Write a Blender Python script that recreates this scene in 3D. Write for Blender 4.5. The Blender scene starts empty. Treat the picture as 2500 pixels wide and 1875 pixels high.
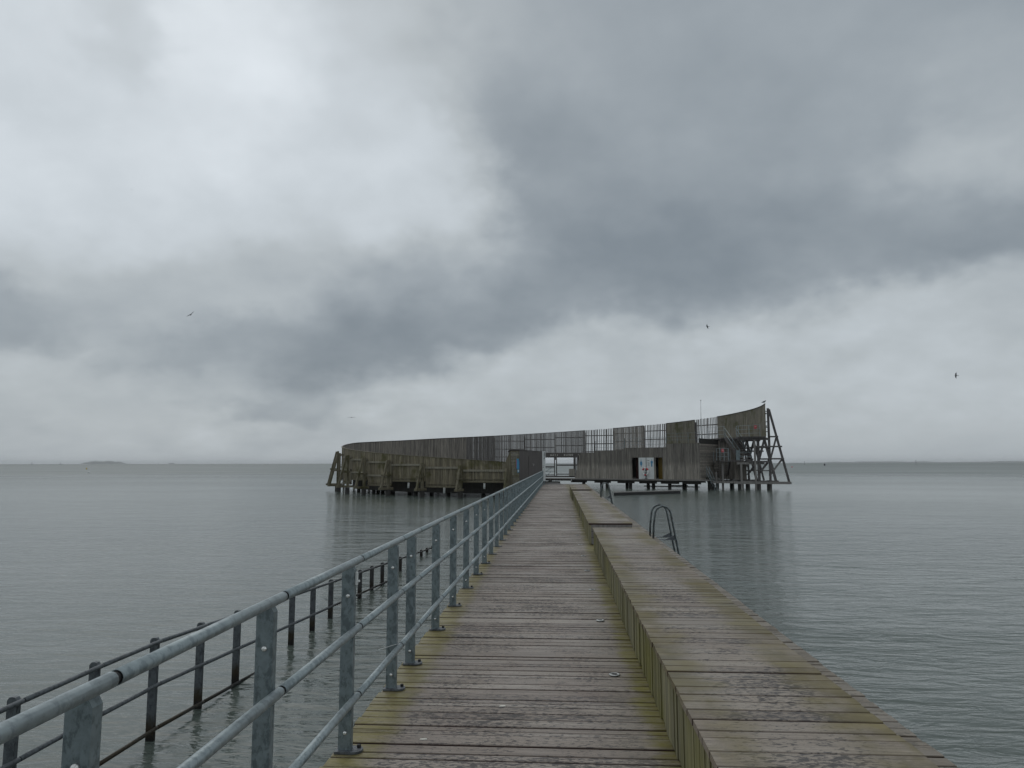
import bpy, math, random
from mathutils import Vector, Matrix

random.seed(7)
S = bpy.context.scene
COL = S.collection
R = math.radians

# ------------------------------------------------------------------ camera
WATER, DECK, EYE = 0.0, 0.95, 2.55          # metres above the sea
yaw, pitch, roll = R(3.70), R(6.30), R(0.08)
fw = Vector((-math.sin(yaw) * math.cos(pitch), math.cos(yaw) * math.cos(pitch), math.sin(pitch)))
rt = Vector((math.cos(yaw), math.sin(yaw), 0))
up = rt.cross(fw)
rt2 = rt * math.cos(roll) - up * math.sin(roll)
up2 = up * math.cos(roll) + rt * math.sin(roll)
cd = bpy.data.cameras.new('camera')
cam = bpy.data.objects.new('camera', cd)
COL.objects.link(cam)
m = Matrix((rt2, up2, -fw)).transposed().to_4x4()
m.translation = (0, 0, EYE)
cam.matrix_world = m
cd.sensor_width = 36
cd.lens = 36 * 1750 / 2500
cd.clip_start, cd.clip_end = 0.05, 40000
S.camera = cam


# ------------------------------------------------------------------ node helper
class G:
    def __init__(s, tree):
        s.t = tree
        tree.nodes.clear()

    def n(s, typ, **kw):
        nd = s.t.nodes.new(typ)
        for k, v in kw.items():
            setattr(nd, k, v)
        return nd

    def put(s, sock, v):
        if isinstance(v, bpy.types.NodeSocket):
            s.t.links.new(v, sock)
        elif isinstance(v, (tuple, list)) and sock.type == 'RGBA' and len(v) == 3:
            sock.default_value = (*v, 1)
        else:
            sock.default_value = v

    def m(s, op, a, b=0.0, c=None, clamp=False):
        nd = s.n('ShaderNodeMath', operation=op, use_clamp=clamp)
        s.put(nd.inputs[0], a)
        s.put(nd.inputs[1], b)
        if c is not None:
            s.put(nd.inputs[2], c)
        return nd.outputs[0]

    def mix(s, f, a, b, blend='MIX'):
        nd = s.n('ShaderNodeMix', data_type='RGBA', blend_type=blend, clamp_factor=True)
        s.put(nd.inputs[0], f)
        s.put(nd.inputs[6], a)
        s.put(nd.inputs[7], b)
        return nd.outputs[2]

    def rng(s, v, a, b, c=0.0, d=1.0, smooth=True):
        nd = s.n('ShaderNodeMapRange', clamp=True)
        if smooth:
            nd.interpolation_type = 'SMOOTHSTEP'
        for i, x in enumerate((v, a, b, c, d)):
            s.put(nd.inputs[i], x)
        return nd.outputs[0]

    def sep(s, v):
        nd = s.n('ShaderNodeSeparateXYZ')
        s.put(nd.inputs[0], v)
        return nd.outputs

    def com(s, x, y, z):
        nd = s.n('ShaderNodeCombineXYZ')
        for i, a in enumerate((x, y, z)):
            s.put(nd.inputs[i], a)
        return nd.outputs[0]

    def vmul(s, v, k):
        nd = s.n('ShaderNodeVectorMath', operation='MULTIPLY')
        s.put(nd.inputs[0], v)
        s.put(nd.inputs[1], k)
        return nd.outputs[0]

    def vadd(s, v, k):
        nd = s.n('ShaderNodeVectorMath', operation='ADD')
        s.put(nd.inputs[0], v)
        s.put(nd.inputs[1], k)
        return nd.outputs[0]

    def noise(s, v, scale=1.0, detail=3.0, rough=0.55, out=0, dist=0.0):
        nd = s.n('ShaderNodeTexNoise')
        s.put(nd.inputs['Vector'], v)
        nd.inputs['Scale'].default_value = scale
        nd.inputs['Detail'].default_value = detail
        nd.inputs['Roughness'].default_value = rough
        nd.inputs['Distortion'].default_value = dist
        return nd.outputs[out]

    def ramp(s, f, stops):
        nd = s.n('ShaderNodeValToRGB')
        s.put(nd.inputs[0], f)
        e = nd.color_ramp.elements
        while len(e) < len(stops):
            e.new(0.5)
        for el, (p, c) in zip(e, stops):
            el.position = p
            el.color = (*c, 1)
        return nd.outputs[0]

    def bump(s, h, strength, dist):
        nd = s.n('ShaderNodeBump')
        nd.inputs['Strength'].default_value = strength
        nd.inputs['Distance'].default_value = dist
        s.put(nd.inputs['Height'], h)
        return nd.outputs[0]

    def bsdf(s, col, rough=0.6, metal=0.0, normal=None, ior=1.45, spec=0.5):
        b = s.n('ShaderNodeBsdfPrincipled')
        s.put(b.inputs['Base Color'], col)
        s.put(b.inputs['Roughness'], rough)
        s.put(b.inputs['Metallic'], metal)
        b.inputs['IOR'].default_value = ior
        b.inputs['Specular IOR Level'].default_value = spec
        if normal is not None:
            s.put(b.inputs['Normal'], normal)
        o = s.n('ShaderNodeOutputMaterial')
        s.t.links.new(b.outputs[0], o.inputs[0])
        return b

    def pos(s):
        return s.n('ShaderNodeNewGeometry').outputs['Position']

    def tone(s):
        nd = s.n('ShaderNodeAttribute', attribute_name='tone')
        return nd.outputs['Fac']


# ------------------------------------------------------------------ sky: an overcast deck of cloud over a Nishita sky
SUN_AZ, SUN_EL = R(-30), R(52)               # bright side of the cloud, left of the pier
# cloud masses: azimuth, elevation, half width, half height (degrees), tilt, brightness, cover, softness
CLOUDS = [
    (-34.6, 23.03, 26.61, 16.49, 0, 0.74, 1, 0.6),
    (-26.38, 29.61, 8.9, 5.34, 10, 0.87, 0.75, 1),
    (-33.95, 29.01, 3.13, 4.57, 0, 0.57, 0.75, 0.9),
    (-16.85, 26.86, 7.19, 9.21, -15, 0.66, 0.7, 1),
    (-12.31, 32.64, 7.51, 4.67, 0, 0.6, 0.6, 1),
    (-37.48, 17.96, 9.88, 4.96, 0, 0.78, 0.6, 1),
    (-39.2, 22.48, 4.57, 2.21, 0, 0.72, 0.5, 1),
    (-24.04, 17.42, 13.67, 3.54, 5, 0.6, 0.65, 1),
    (-25.52, 10.37, 25.85, 6.95, 6, 0.36, 0.9, 0.8),
    (-39.03, 9.69, 5.78, 2.4, 8, 0.2, 0.85, 0.8),
    (-27.92, 13.46, 7.82, 2.64, 14, 0.38, 0.6, 1),
    (-33.56, 4.87, 11.91, 3.55, 2, 0.48, 0.95, 0.7),
    (-35.88, 7.26, 5.7, 1.11, 10, 0.54, 0.6, 1),
    (19.46, 26.32, 28.5, 16.98, 4, 0.23, 1, 0.38),
    (-0.89, 30.49, 8.99, 8.96, 0, 0.33, 0.7, 1),
    (13.26, 31.76, 15.92, 3.31, 3, 0.28, 0.6, 1),
    (14.53, 24.3, 12.95, 3.93, 0, 0.2, 0.6, 1),
    (29.06, 20.2, 7.7, 3.37, 10, 0.5, 0.9, 1),
    (31.82, 25.35, 5.03, 4.05, 0, 0.38, 0.6, 1),
    (22.2, 23.95, 5.54, 2.14, 30, 0.26, 0.5, 1),
    (2.08, 21.76, 10.09, 8.46, -25, 0.12, 0.8, 0.9),
    (6.62, 16.32, 14.95, 5.62, 4, 0.01, 0.95, 0.85),
    (18.69, 16.55, 13.22, 4.39, 6, 0.05, 0.85, 0.9),
    (28.73, 15.16, 9.57, 2.83, 2, 0.08, 0.9, 0.85),
    (-10.77, 20.81, 7.19, 6.69, -40, 0.7, 0.85, 0.75),
    (-18.0, 21.56, 7.04, 3.83, 0, 0.72, 0.6, 1),
    (-8.38, 16.85, 4.01, 3.47, -40, 0.56, 0.6, 1),
    (-11.97, 12.62, 11.77, 5.12, 22, 0.2, 0.85, 0.9),
    (-16.09, 8.97, 13.92, 3.83, 10, 0.03, 0.95, 0.8),
    (-4.02, 12.42, 9.33, 3.56, 14, 0.07, 0.9, 0.8),
    (-24.3, 8.92, 8.15, 2.45, 10, 0.17, 0.8, 0.9),
    (-31.43, 7.87, 3.38, 1.04, 14, 0.3, 0.6, 1),
    (23.55, 3.46, 30.51, 9.29, 9, 0.52, 1, 0.26),
    (-1.07, 5.39, 14.11, 4.91, 10, 0.49, 0.9, 0.6),
    (20.41, 10.73, 8.3, 1.78, 8, 0.54, 0.5, 1),
    (7.76, 9.61, 5.41, 2.24, 0, 0.46, 0.5, 1),
    (21.09, 7.7, 5.44, 1.07, 22, 0.45, 0.5, 1),
    (28.23, 6.92, 4.75, 1.67, 10, 0.6, 0.5, 1),
    (-22.97, 4.51, 6.16, 0.93, 3, 0.22, 0.8, 0.9),
    (-25.35, 6.12, 3.71, 1.83, 10, 0.42, 0.5, 1),
    (-10.22, 2.94, 13.58, 2.59, 4, 0.47, 0.7, 1),
]
W = bpy.data.worlds.new('World')
S.world = W
W.use_nodes = True
g = G(W.node_tree)
d = g.n('ShaderNodeTexCoord').outputs['Generated']
nrm = g.n('ShaderNodeVectorMath', operation='NORMALIZE')
g.put(nrm.inputs[0], d)
d = nrm.outputs[0]
x, y, z = g.sep(d)
az = g.m('MULTIPLY', g.m('ARCTAN2', x, y), 180 / math.pi)
el = g.m('MULTIPLY', g.m('ARCSINE', z), 180 / math.pi)
# the cloud base is a layer: its texture is stretched toward the horizon
zz = g.m('ADD', g.m('MAXIMUM', z, 0.0), 0.42)
lay = g.com(g.m('DIVIDE', x, zz), g.m('DIVIDE', y, zz), 0.0)
warp1 = g.noise(g.vmul(d, (1, 1, 1.3)), 5.5, 3, 0.55, out=1)
w1x, w1y, _ = g.sep(warp1)
warp2 = g.noise(g.vmul(d, (1, 1, 1.3)), 17.0, 3, 0.55, out=1)
w2x, w2y, _ = g.sep(warp2)
azw = g.m('ADD', az, g.m('ADD', g.m('MULTIPLY_ADD', w1x, 9.0, -4.5), g.m('MULTIPLY_ADD', w2x, 4.4, -2.2)))
elw = g.m('ADD', el, g.m('ADD', g.m('MULTIPLY_ADD', w1y, 6.0, -3.0), g.m('MULTIPLY_ADD', w2y, 3.0, -1.5)))
fbm = g.noise(lay, 2.6, 4, 0.56)
fbm2 = g.noise(lay, 8.0, 4, 0.55)
T = g.m('MULTIPLY_ADD', fbm, 1.1, -0.02)      # everywhere else: broken grey cloud of the same kind
dirw = g.com(azw, elw, 0.0)
for (ca, ce, ra, re, tilt, tone, cover, soft) in CLOUDS:
    if cover <= 0:
        continue
    mp = g.n('ShaderNodeMapping', vector_type='TEXTURE')
    g.put(mp.inputs['Vector'], dirw)
    mp.inputs['Location'].default_value = (ca, ce, 0)
    mp.inputs['Rotation'].default_value = (0, 0, R(tilt))
    mp.inputs['Scale'].default_value = (ra, re, 1)
    ln = g.n('ShaderNodeVectorMath', operation='LENGTH')
    g.put(ln.inputs[0], mp.outputs[0])
    mk = g.rng(ln.outputs['Value'], 1.0 + 0.25 * soft, 1.0 - 0.9 * soft, 0.0, cover)
    mx = g.n('ShaderNodeMix', data_type='FLOAT', clamp_factor=False)
    g.put(mx.inputs[0], mk)
    g.put(mx.inputs[2], T)
    mx.inputs[3].default_value = tone
    T = mx.outputs[0]
T = g.m('ADD', T, g.m('MULTIPLY_ADD', fbm, 0.34, -0.17))
T = g.m('ADD', T, g.m('MULTIPLY_ADD', fbm2, 0.20, -0.10))
hz = g.rng(el, 4.5, -0.5)
T = g.m('ADD', g.m('MULTIPLY', T, g.m('SUBTRACT', 1.0, g.m('MULTIPLY', hz, 0.75))), g.m('MULTIPLY', g.m('MULTIPLY', hz, 0.75), 0.40), clamp=True)
cloud = g.ramp(T, [(0.0, (.187, .2205, .250)), (0.27, (.288, .3245, .354)), (0.48, (.390, .428, .452)),
                   (0.70, (.506, .553, .590)), (1.0, (.700, .752, .796))])
sky = g.n('ShaderNodeTexSky', sky_type='NISHITA', sun_disc=False, sun_elevation=SUN_EL, sun_rotation=SUN_AZ,
          air_density=1.0, dust_density=3.0, ozone_density=1.0)
cl10 = g.vmul(cloud, (10, 10, 10))
allsky = g.mix(0.97, sky.outputs[0], cl10)
bg = g.n('ShaderNodeBackground')
g.put(bg.inputs[0], allsky)
bg.inputs[1].default_value = 0.10
wo = g.n('ShaderNodeOutputWorld')
g.t.links.new(bg.outputs[0], wo.inputs[0])
W.cycles.sampling_method = 'MANUAL'
W.cycles.sample_map_resolution = 256

sl = bpy.data.lights.new('sun', 'SUN')
sl.energy = 0.5
sl.angle = R(50)
sl.color = (1.0, 0.97, 0.93)
sun = bpy.data.objects.new('sun', sl)
COL.objects.link(sun)
sd = Vector((math.sin(SUN_AZ) * math.cos(SUN_EL), math.cos(SUN_AZ) * math.cos(SUN_EL), math.sin(SUN_EL)))
sun.rotation_euler = sd.to_track_quat('Z', 'Y').to_euler()
sun.location = sd * 50

S.view_settings.view_transform = 'Standard'
S.view_settings.look = 'None'
S.view_settings.exposure = 0.18
S.view_settings.gamma = 1.0
S.view_settings.use_curve_mapping = False
S.render.engine = 'CYCLES'
S.cycles.use_denoising = True
S.cycles.max_bounces = 4
S.cycles.use_adaptive_sampling = True
S.cycles.adaptive_threshold = 0.015
S.cycles.volume_bounces = 0


# ------------------------------------------------------------------ materials
def new_mat(name):
    mt = bpy.data.materials.new(name)
    mt.use_nodes = True
    return mt, G(mt.node_tree)


def deck_mat(name, bench=False):
    mt, g = new_mat(name)
    P = g.pos()
    x, y, z = g.sep(P)
    tn = g.tone()
    off = g.m('MULTIPLY', tn, 61.0)
    v = g.com(g.m('ADD', x, off), y, z)
    grain = g.noise(g.vmul(v, (2.2, 75, 75)), 1.0, 5, 0.65)
    fl = g.noise(g.vmul(v, (26, 72, 72)), 1.0, 4, 0.62, dist=0.5)
    patch = g.noise(g.vmul(P, (1, 1.4, 1)), 1.7, 4, 0.6)
    fine = g.noise(P, 160.0, 2, 0.6)
    base = g.ramp(grain, [(0.25, (.150, .124, .104)), (0.5, (.285, .246, .210)), (0.78, (.445, .390, .338))])
    base = g.mix(g.rng(tn, 0, 1, 0.0, 0.75), base, g.vmul(base, (0.60, 0.56, 0.54)))
    base = g.mix(g.rng(fine, 0.42, 0.68, 0.0, 0.45), base, g.vmul(base, (1.5, 1.48, 1.45)))
    # wet, worn flecks of darker grain
    cut = g.m('ADD', g.m('MULTIPLY_ADD', patch, -0.34, 0.645), g.rng(g.m('FRACT', g.m('MULTIPLY', tn, 7.3)), 0, 1, 0.0, 0.09))
    fm = g.rng(fl, cut, g.m('ADD', cut, 0.07), 0.0, 0.88)
    if bench:
        mid = g.m('SUBTRACT', 1.0, g.rng(g.m('ABSOLUTE', g.m('SUBTRACT', x, 1.02)), 0.22, 0.42))
        fm = g.m('MULTIPLY', fm, g.m('MULTIPLY_ADD', mid, 0.8, 0.2))
        base = g.mix(g.m('MULTIPLY', mid, 0.30), base, (.300, .268, .236))
        base = g.mix(0.35, base, g.vmul(base, (.72, .68, .58)))
    base = g.mix(fm, base, (.040, .036, .036))
    red = g.noise(g.vmul(P, (1, 1, 1)), 0.9, 3, 0.5)
    base = g.mix(g.rng(red, 0.5, 0.75, 0, 0.25), base, (.15, .105, .095))
    an = g.noise(g.vmul(v, (2.0, 5.0, 5.0)), 1.0, 5, 0.62)
    an2 = g.noise(P, 0.55, 3, 0.6)
    if bench:
        bigs = g.noise(g.vmul(P, (1.6, .9, 1)), 1.0, 4, 0.62)
        edge = g.rng(g.m('ADD', g.m('ABSOLUTE', g.m('SUBTRACT', x, 1.02)), g.m('MULTIPLY_ADD', an, 0.40, -0.20)), 0.10, 0.34)
        al = g.m('MULTIPLY', edge, g.rng(bigs, 0.32, 0.54))
        algae = g.ramp(an, [(0.3, (.060, .046, .010)), (0.7, (.185, .152, .058))])
        base = g.mix(g.m('MULTIPLY', al, 0.88), base, algae)
    else:
        xe = g.m('ADD', x, g.m('MULTIPLY_ADD', an, 0.30, -0.15))
        wid = g.rng(y, 5, 16, 0.0, 0.16)
        aL = g.m('MULTIPLY', g.rng(g.m('ADD', xe, wid), -0.93, -1.08), g.rng(an2, 0.25, 0.5, 0.55, 1.0))
        aL = g.m('MULTIPLY', aL, g.rng(y, 9, 30, 1.0, 0.55))
        algae = g.ramp(an, [(0.3, (.128, .106, .022)), (0.7, (.238, .204, .060))])
        joint = g.rng(g.noise(g.vmul(v, (6, 30, 30)), 1.0, 4, 0.65), 0.36, 0.60, 0.55, 1.0)
        base = g.mix(g.m('MULTIPLY', g.m('MULTIPLY', aL, joint), 0.92), base, algae)
        pale = g.m('MULTIPLY', g.rng(xe, 0.20, 0.38), 0.35)
        base = g.mix(pale, base, (.215, .190, .152))
        aR = g.m('MULTIPLY', g.m('MULTIPLY', g.rng(xe, 0.455, 0.57), g.rng(x, 0.80, 0.70)), g.rng(y, 10, 34, 1.0, 0.6))
        algR = g.ramp(an, [(0.3, (.085, .070, .010)), (0.75, (.190, .172, .012))])
        base = g.mix(g.m('MULTIPLY', g.m('MULTIPLY', aR, joint), 0.95), base, algR)
    # sawn edges keep the red-brown of the unweathered hardwood, darkened so gaps read dark
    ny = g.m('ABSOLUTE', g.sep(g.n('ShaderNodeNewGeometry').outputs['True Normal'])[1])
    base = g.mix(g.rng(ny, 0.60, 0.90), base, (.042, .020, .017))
    h = g.m('ADD', g.m('MULTIPLY', grain, 0.6), g.m('MULTIPLY', fl, -0.5))
    base = g.mix(g.m('MULTIPLY', g.rng(x, 1.45, 1.48), 0.25), base, (.10, .085, .045))
    rough = g.rng(patch, 0.35, 0.65, 0.42, 0.66)
    g.bsdf(base, rough, 0, g.bump(h, 0.5, 0.004))
    return mt


def upright_wood(name, lo, hi, moss, mossy, dark=0.5, zsplit=None, grainw=1.0):
    """weathered boards standing upright; lo/hi grey, moss colour and how much of it"""
    mt, g = new_mat(name)
    P = g.pos()
    x, y, z = g.sep(P)
    tn = g.tone()
    v = g.com(g.m('ADD', x, g.m('MULTIPLY', tn, 31.0)), y, z)
    st = g.noise(g.vmul(v, (22 * grainw, 22 * grainw, 0.8)), 1.0, 5, 0.65)
    big = g.noise(g.vmul(P, (.5, .5, .5)), 1.0, 4, 0.6)
    base = g.mix(g.rng(st, 0.3, 0.72), lo, hi)
    base = g.mix(g.rng(tn, 0, 1, 0.0, dark), base, g.vmul(base, (.42, .42, .44)))
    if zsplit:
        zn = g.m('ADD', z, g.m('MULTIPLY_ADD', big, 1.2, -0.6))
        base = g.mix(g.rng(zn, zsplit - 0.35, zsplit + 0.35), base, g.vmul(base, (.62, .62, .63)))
    mm = g.noise(g.vmul(P, (.9, .9, .7)), 1.0, 5, 0.66)
    base = g.mix(g.rng(mm, 0.62 - mossy * 0.4, 0.80 - mossy * 0.3, 0.0, 0.85), base, moss)
    g.bsdf(base, 0.75, 0, g.bump(st, 0.4, 0.006))
    return mt


def galv(name, base, dark, metal=0.35, rough=0.5, rust=False):
    mt, g = new_mat(name)
    P = g.pos()
    sp = g.noise(P, 34.0, 4, 0.6, dist=0.6)
    bl = g.noise(g.vmul(P, (1, 1, .6)), 30.0, 5, 0.68)
    c = g.mix(g.rng(sp, 0.35, 0.65), g.vmul((base), (1, 1, 1)) if False else base, tuple(b * 1.25 for b in base))
    c = g.mix(g.rng(bl, 0.48, 0.60, 0, 0.85), c, dark)
    drop = g.noise(g.vmul(P, (1, 1, .35)), 16.0, 3, 0.6)
    c = g.mix(g.rng(drop, 0.70, 0.76, 0, 0.6), c, tuple(min(.6, b * 2.2) for b in base))
    if rust:
        x, y, z = g.sep(P)
        zn = g.m('ADD', z, g.m('MULTIPLY_ADD', bl, 0.30, -0.15))
        c = g.mix(g.rng(zn, 0.26, 0.12), c, (.034, .025, .012))
        c = g.mix(g.rng(zn, 0.12, 0.03), c, (.012, .011, .010))
        c = g.mix(g.rng(y, 9.0, 16.0, 0.0, 0.8), c, (.024, .020, .018))
    g.bsdf(c, g.rng(sp, .3, .7, rough - .08, rough + .1), metal, g.bump(sp, 0.12, 0.002))
    return mt


def plain(name, col, rough=0.6, metal=0.0, var=0.15, scale=8.0):
    mt, g = new_mat(name)
    nz = g.noise(g.pos(), scale, 4, 0.6)
    c = g.mix(g.rng(nz, 0.3, 0.7), tuple(a * (1 - var) for a in col), tuple(min(1, a * (1 + var)) for a in col))
    g.bsdf(c, rough, metal)
    return mt


M = {
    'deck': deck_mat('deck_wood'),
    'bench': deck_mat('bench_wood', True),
    'front': upright_wood('bench_front_wood', (.120, .112, .050), (.360, .335, .205), (.150, .140, .014), 0.46, 0.62),
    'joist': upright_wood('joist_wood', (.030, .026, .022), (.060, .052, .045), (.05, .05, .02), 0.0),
    'galv': galv('galvanised_steel', (.182, .220, .230), (.108, .134, .143)),
    'rail': galv('galvanised_tube', (.260, .302, .312), (.190, .225, .238), 0.45, 0.42),
    'dark_steel': galv('submerged_railing_steel', (.100, .112, .120), (.055, .062, .068), 0.3, 0.5, rust=True),
    'ladder': galv('ladder_steel', (.115, .135, .140), (.045, .042, .042), 0.5, 0.38),
    'lamp_ring': plain('lamp_ring_steel', (.42, .43, .42), 0.35, 0.6),
    'bolt': plain('bolt_steel', (.70, .70, .68), 0.25, 0.8),
    'plate': galv('base_plate_steel', (.120, .130, .140), (.060, .066, .075), 0.3, 0.5),
    'mossy': upright_wood('mossy_boards', (0.122, 0.105, 0.067), (0.384, 0.332, 0.226), (.070, .066, .014), 0.40, 0.72),
    'timber': upright_wood('mossy_timber', (0.115, 0.101, 0.065), (0.251, 0.221, 0.153), (.058, .056, .014), 0.42, 0.3),
    'inner': upright_wood('grey_boards', (0.115, 0.103, 0.087), (0.410, 0.367, 0.315), (.070, .068, .030), 0.0, 0.72),
    'tower_wall': upright_wood('tower_boards', (0.12, 0.11, 0.084), (0.32, 0.295, 0.23), (.080, .082, .030), 0.36, 0.50),
    'batten': upright_wood('pale_batten', (0.175, 0.16, 0.12), (0.34, 0.312, 0.245), (.10, .095, .03), 0.25, 0.2),
    'slat': upright_wood('slat_wood', (0.085, 0.078, 0.073), (0.22, 0.202, 0.186), (.05, .05, .02), 0.0, 0.50),
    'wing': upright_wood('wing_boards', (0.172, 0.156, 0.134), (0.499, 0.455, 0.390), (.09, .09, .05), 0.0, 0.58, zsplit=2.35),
    'dark_timber': upright_wood('dark_timber', (0.07, 0.064, 0.062), (0.165, 0.152, 0.146), (.05, .05, .025), 0.0, 0.3),
    'pale_timber': upright_wood('pale_timber', (0.16, 0.15, 0.142), (0.29, 0.272, 0.255), (.09, .09, .05), 0.0, 0.2),
    'house': upright_wood('dark_house_boards', (0.075, 0.066, 0.062), (0.15, 0.134, 0.124), (.05, .05, .03), 0.0, 0.4),
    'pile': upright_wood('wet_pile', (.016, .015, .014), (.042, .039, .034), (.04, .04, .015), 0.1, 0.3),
    'white': plain('white_paint', (.66, .68, .67), 0.5, 0, 0.05, 3),
    'ink': plain('dark_print', (.05, .05, .055), 0.6),
    'blue': plain('blue_print', (.07, .25, .42), 0.5, 0, 0.05),
    'blue_dark': plain('dark_blue_print', (.04, .13, .28), 0.5, 0, 0.05),
    'red': plain('red_paint', (.48, .035, .045), 0.5, 0, 0.1),
    'pale_red': plain('faded_red', (.55, .10, .11), 0.5, 0, 0.1),
    'maroon': plain('dark_red_door', (.060, .016, .014), 0.5),
    'ochre': plain('ochre_door', (.170, .105, .010), 0.5),
    'buoy_white': plain('lifebuoy_white', (.78, .78, .76), 0.45, 0, 0.04),
    'black': plain('flat_black', (.015, .015, .016), 0.6),
    'raft_top': plain('raft_boards', (.11, .106, .10), 0.6, 0, 0.25, 5),
    'raft_side': plain('raft_side', (.022, .021, .021), 0.6),
    'bird_dark': plain('dark_feathers', (.020, .020, .025), 0.7),
    'bird_grey': plain('grey_feathers', (.16, .17, .18), 0.7),
    'bird_white': plain('white_feathers', (.75, .75, .74), 0.7),
    'bill': plain('yellow_bill', (.45, .30, .03), 0.5),
    'yellow': plain('yellow_buoy', (.55, .42, .03), 0.5),
    'wood_land': plain('wooded_land', (.085, .098, .085), 0.9, 0, 0.4, 0.02),
    'scrap': plain('pale_scrap', (.62, .60, .54), 0.7),
}


def water_mat():
    mt, g = new_mat('sea_water')
    P = g.pos()
    x, y, z = g.sep(P)
    flat = g.com(x, y, 0.0)
    big = g.noise(g.vmul(flat, (.012, .03, 1)), 1.0, 4, 0.6)
    gust = g.rng(big, 0.34, 0.66, 0.62, 1.15)
    w0 = g.noise(g.vmul(g.vadd(flat, (40, 7, 0)), (.16, .34, 1)), 1.0, 2, 0.5, dist=0.8)
    w1 = g.noise(g.vmul(flat, (.42, 1.05, 1)), 1.0, 3, 0.5, dist=0.5)
    w2 = g.noise(g.vmul(flat, (1.5, 4.4, 1)), 1.0, 4, 0.55, dist=0.7)
    w3 = g.noise(g.vmul(flat, (7.0, 17.0, 1)), 1.0, 3, 0.5)
    h = g.m('ADD', g.m('ADD', g.m('MULTIPLY', w0, 0.14), g.m('MULTIPLY', w1, 0.105)), g.m('ADD', g.m('MULTIPLY', w2, 0.062), g.m('MULTIPLY', w3, 0.0085)))
    h = g.m('MULTIPLY', h, gust)
    tint = g.noise(g.vmul(flat, (.05, .06, 1)), 1.0, 3, 0.55)
    body = g.mix(g.rng(tint, 0.35, 0.65), (.084, .102, .090), (.104, .122, .106))
    far = g.m('SQRT', g.m('ADD', g.m('MULTIPLY', x, x), g.m('MULTIPLY', y, y)))
    # roughness set to grow with distance from the camera's spot, darkening the far water
    ruf = g.m('ADD', g.rng(far, 6, 45, 0.05, 0.155, smooth=False), g.m('ADD', g.rng(far, 50, 220, 0.0, 0.17, smooth=False), g.rng(far, 220, 1500, 0.0, 0.10, smooth=False)))
    ruf = g.m('MULTIPLY', ruf, g.rng(big, 0.32, 0.68, 0.90, 1.10))
    bump_fade = g.rng(far, 10, 70, 1.0, 0.30, smooth=False)  # ripple height faded out with the same distance from the camera's spot
    h = g.m('MULTIPLY', h, bump_fade)
    g.bsdf(body, ruf, 0, g.bump(h, 1.0, 1.0), ior=1.333, spec=0.5)
    return mt


M['water'] = water_mat()


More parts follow.
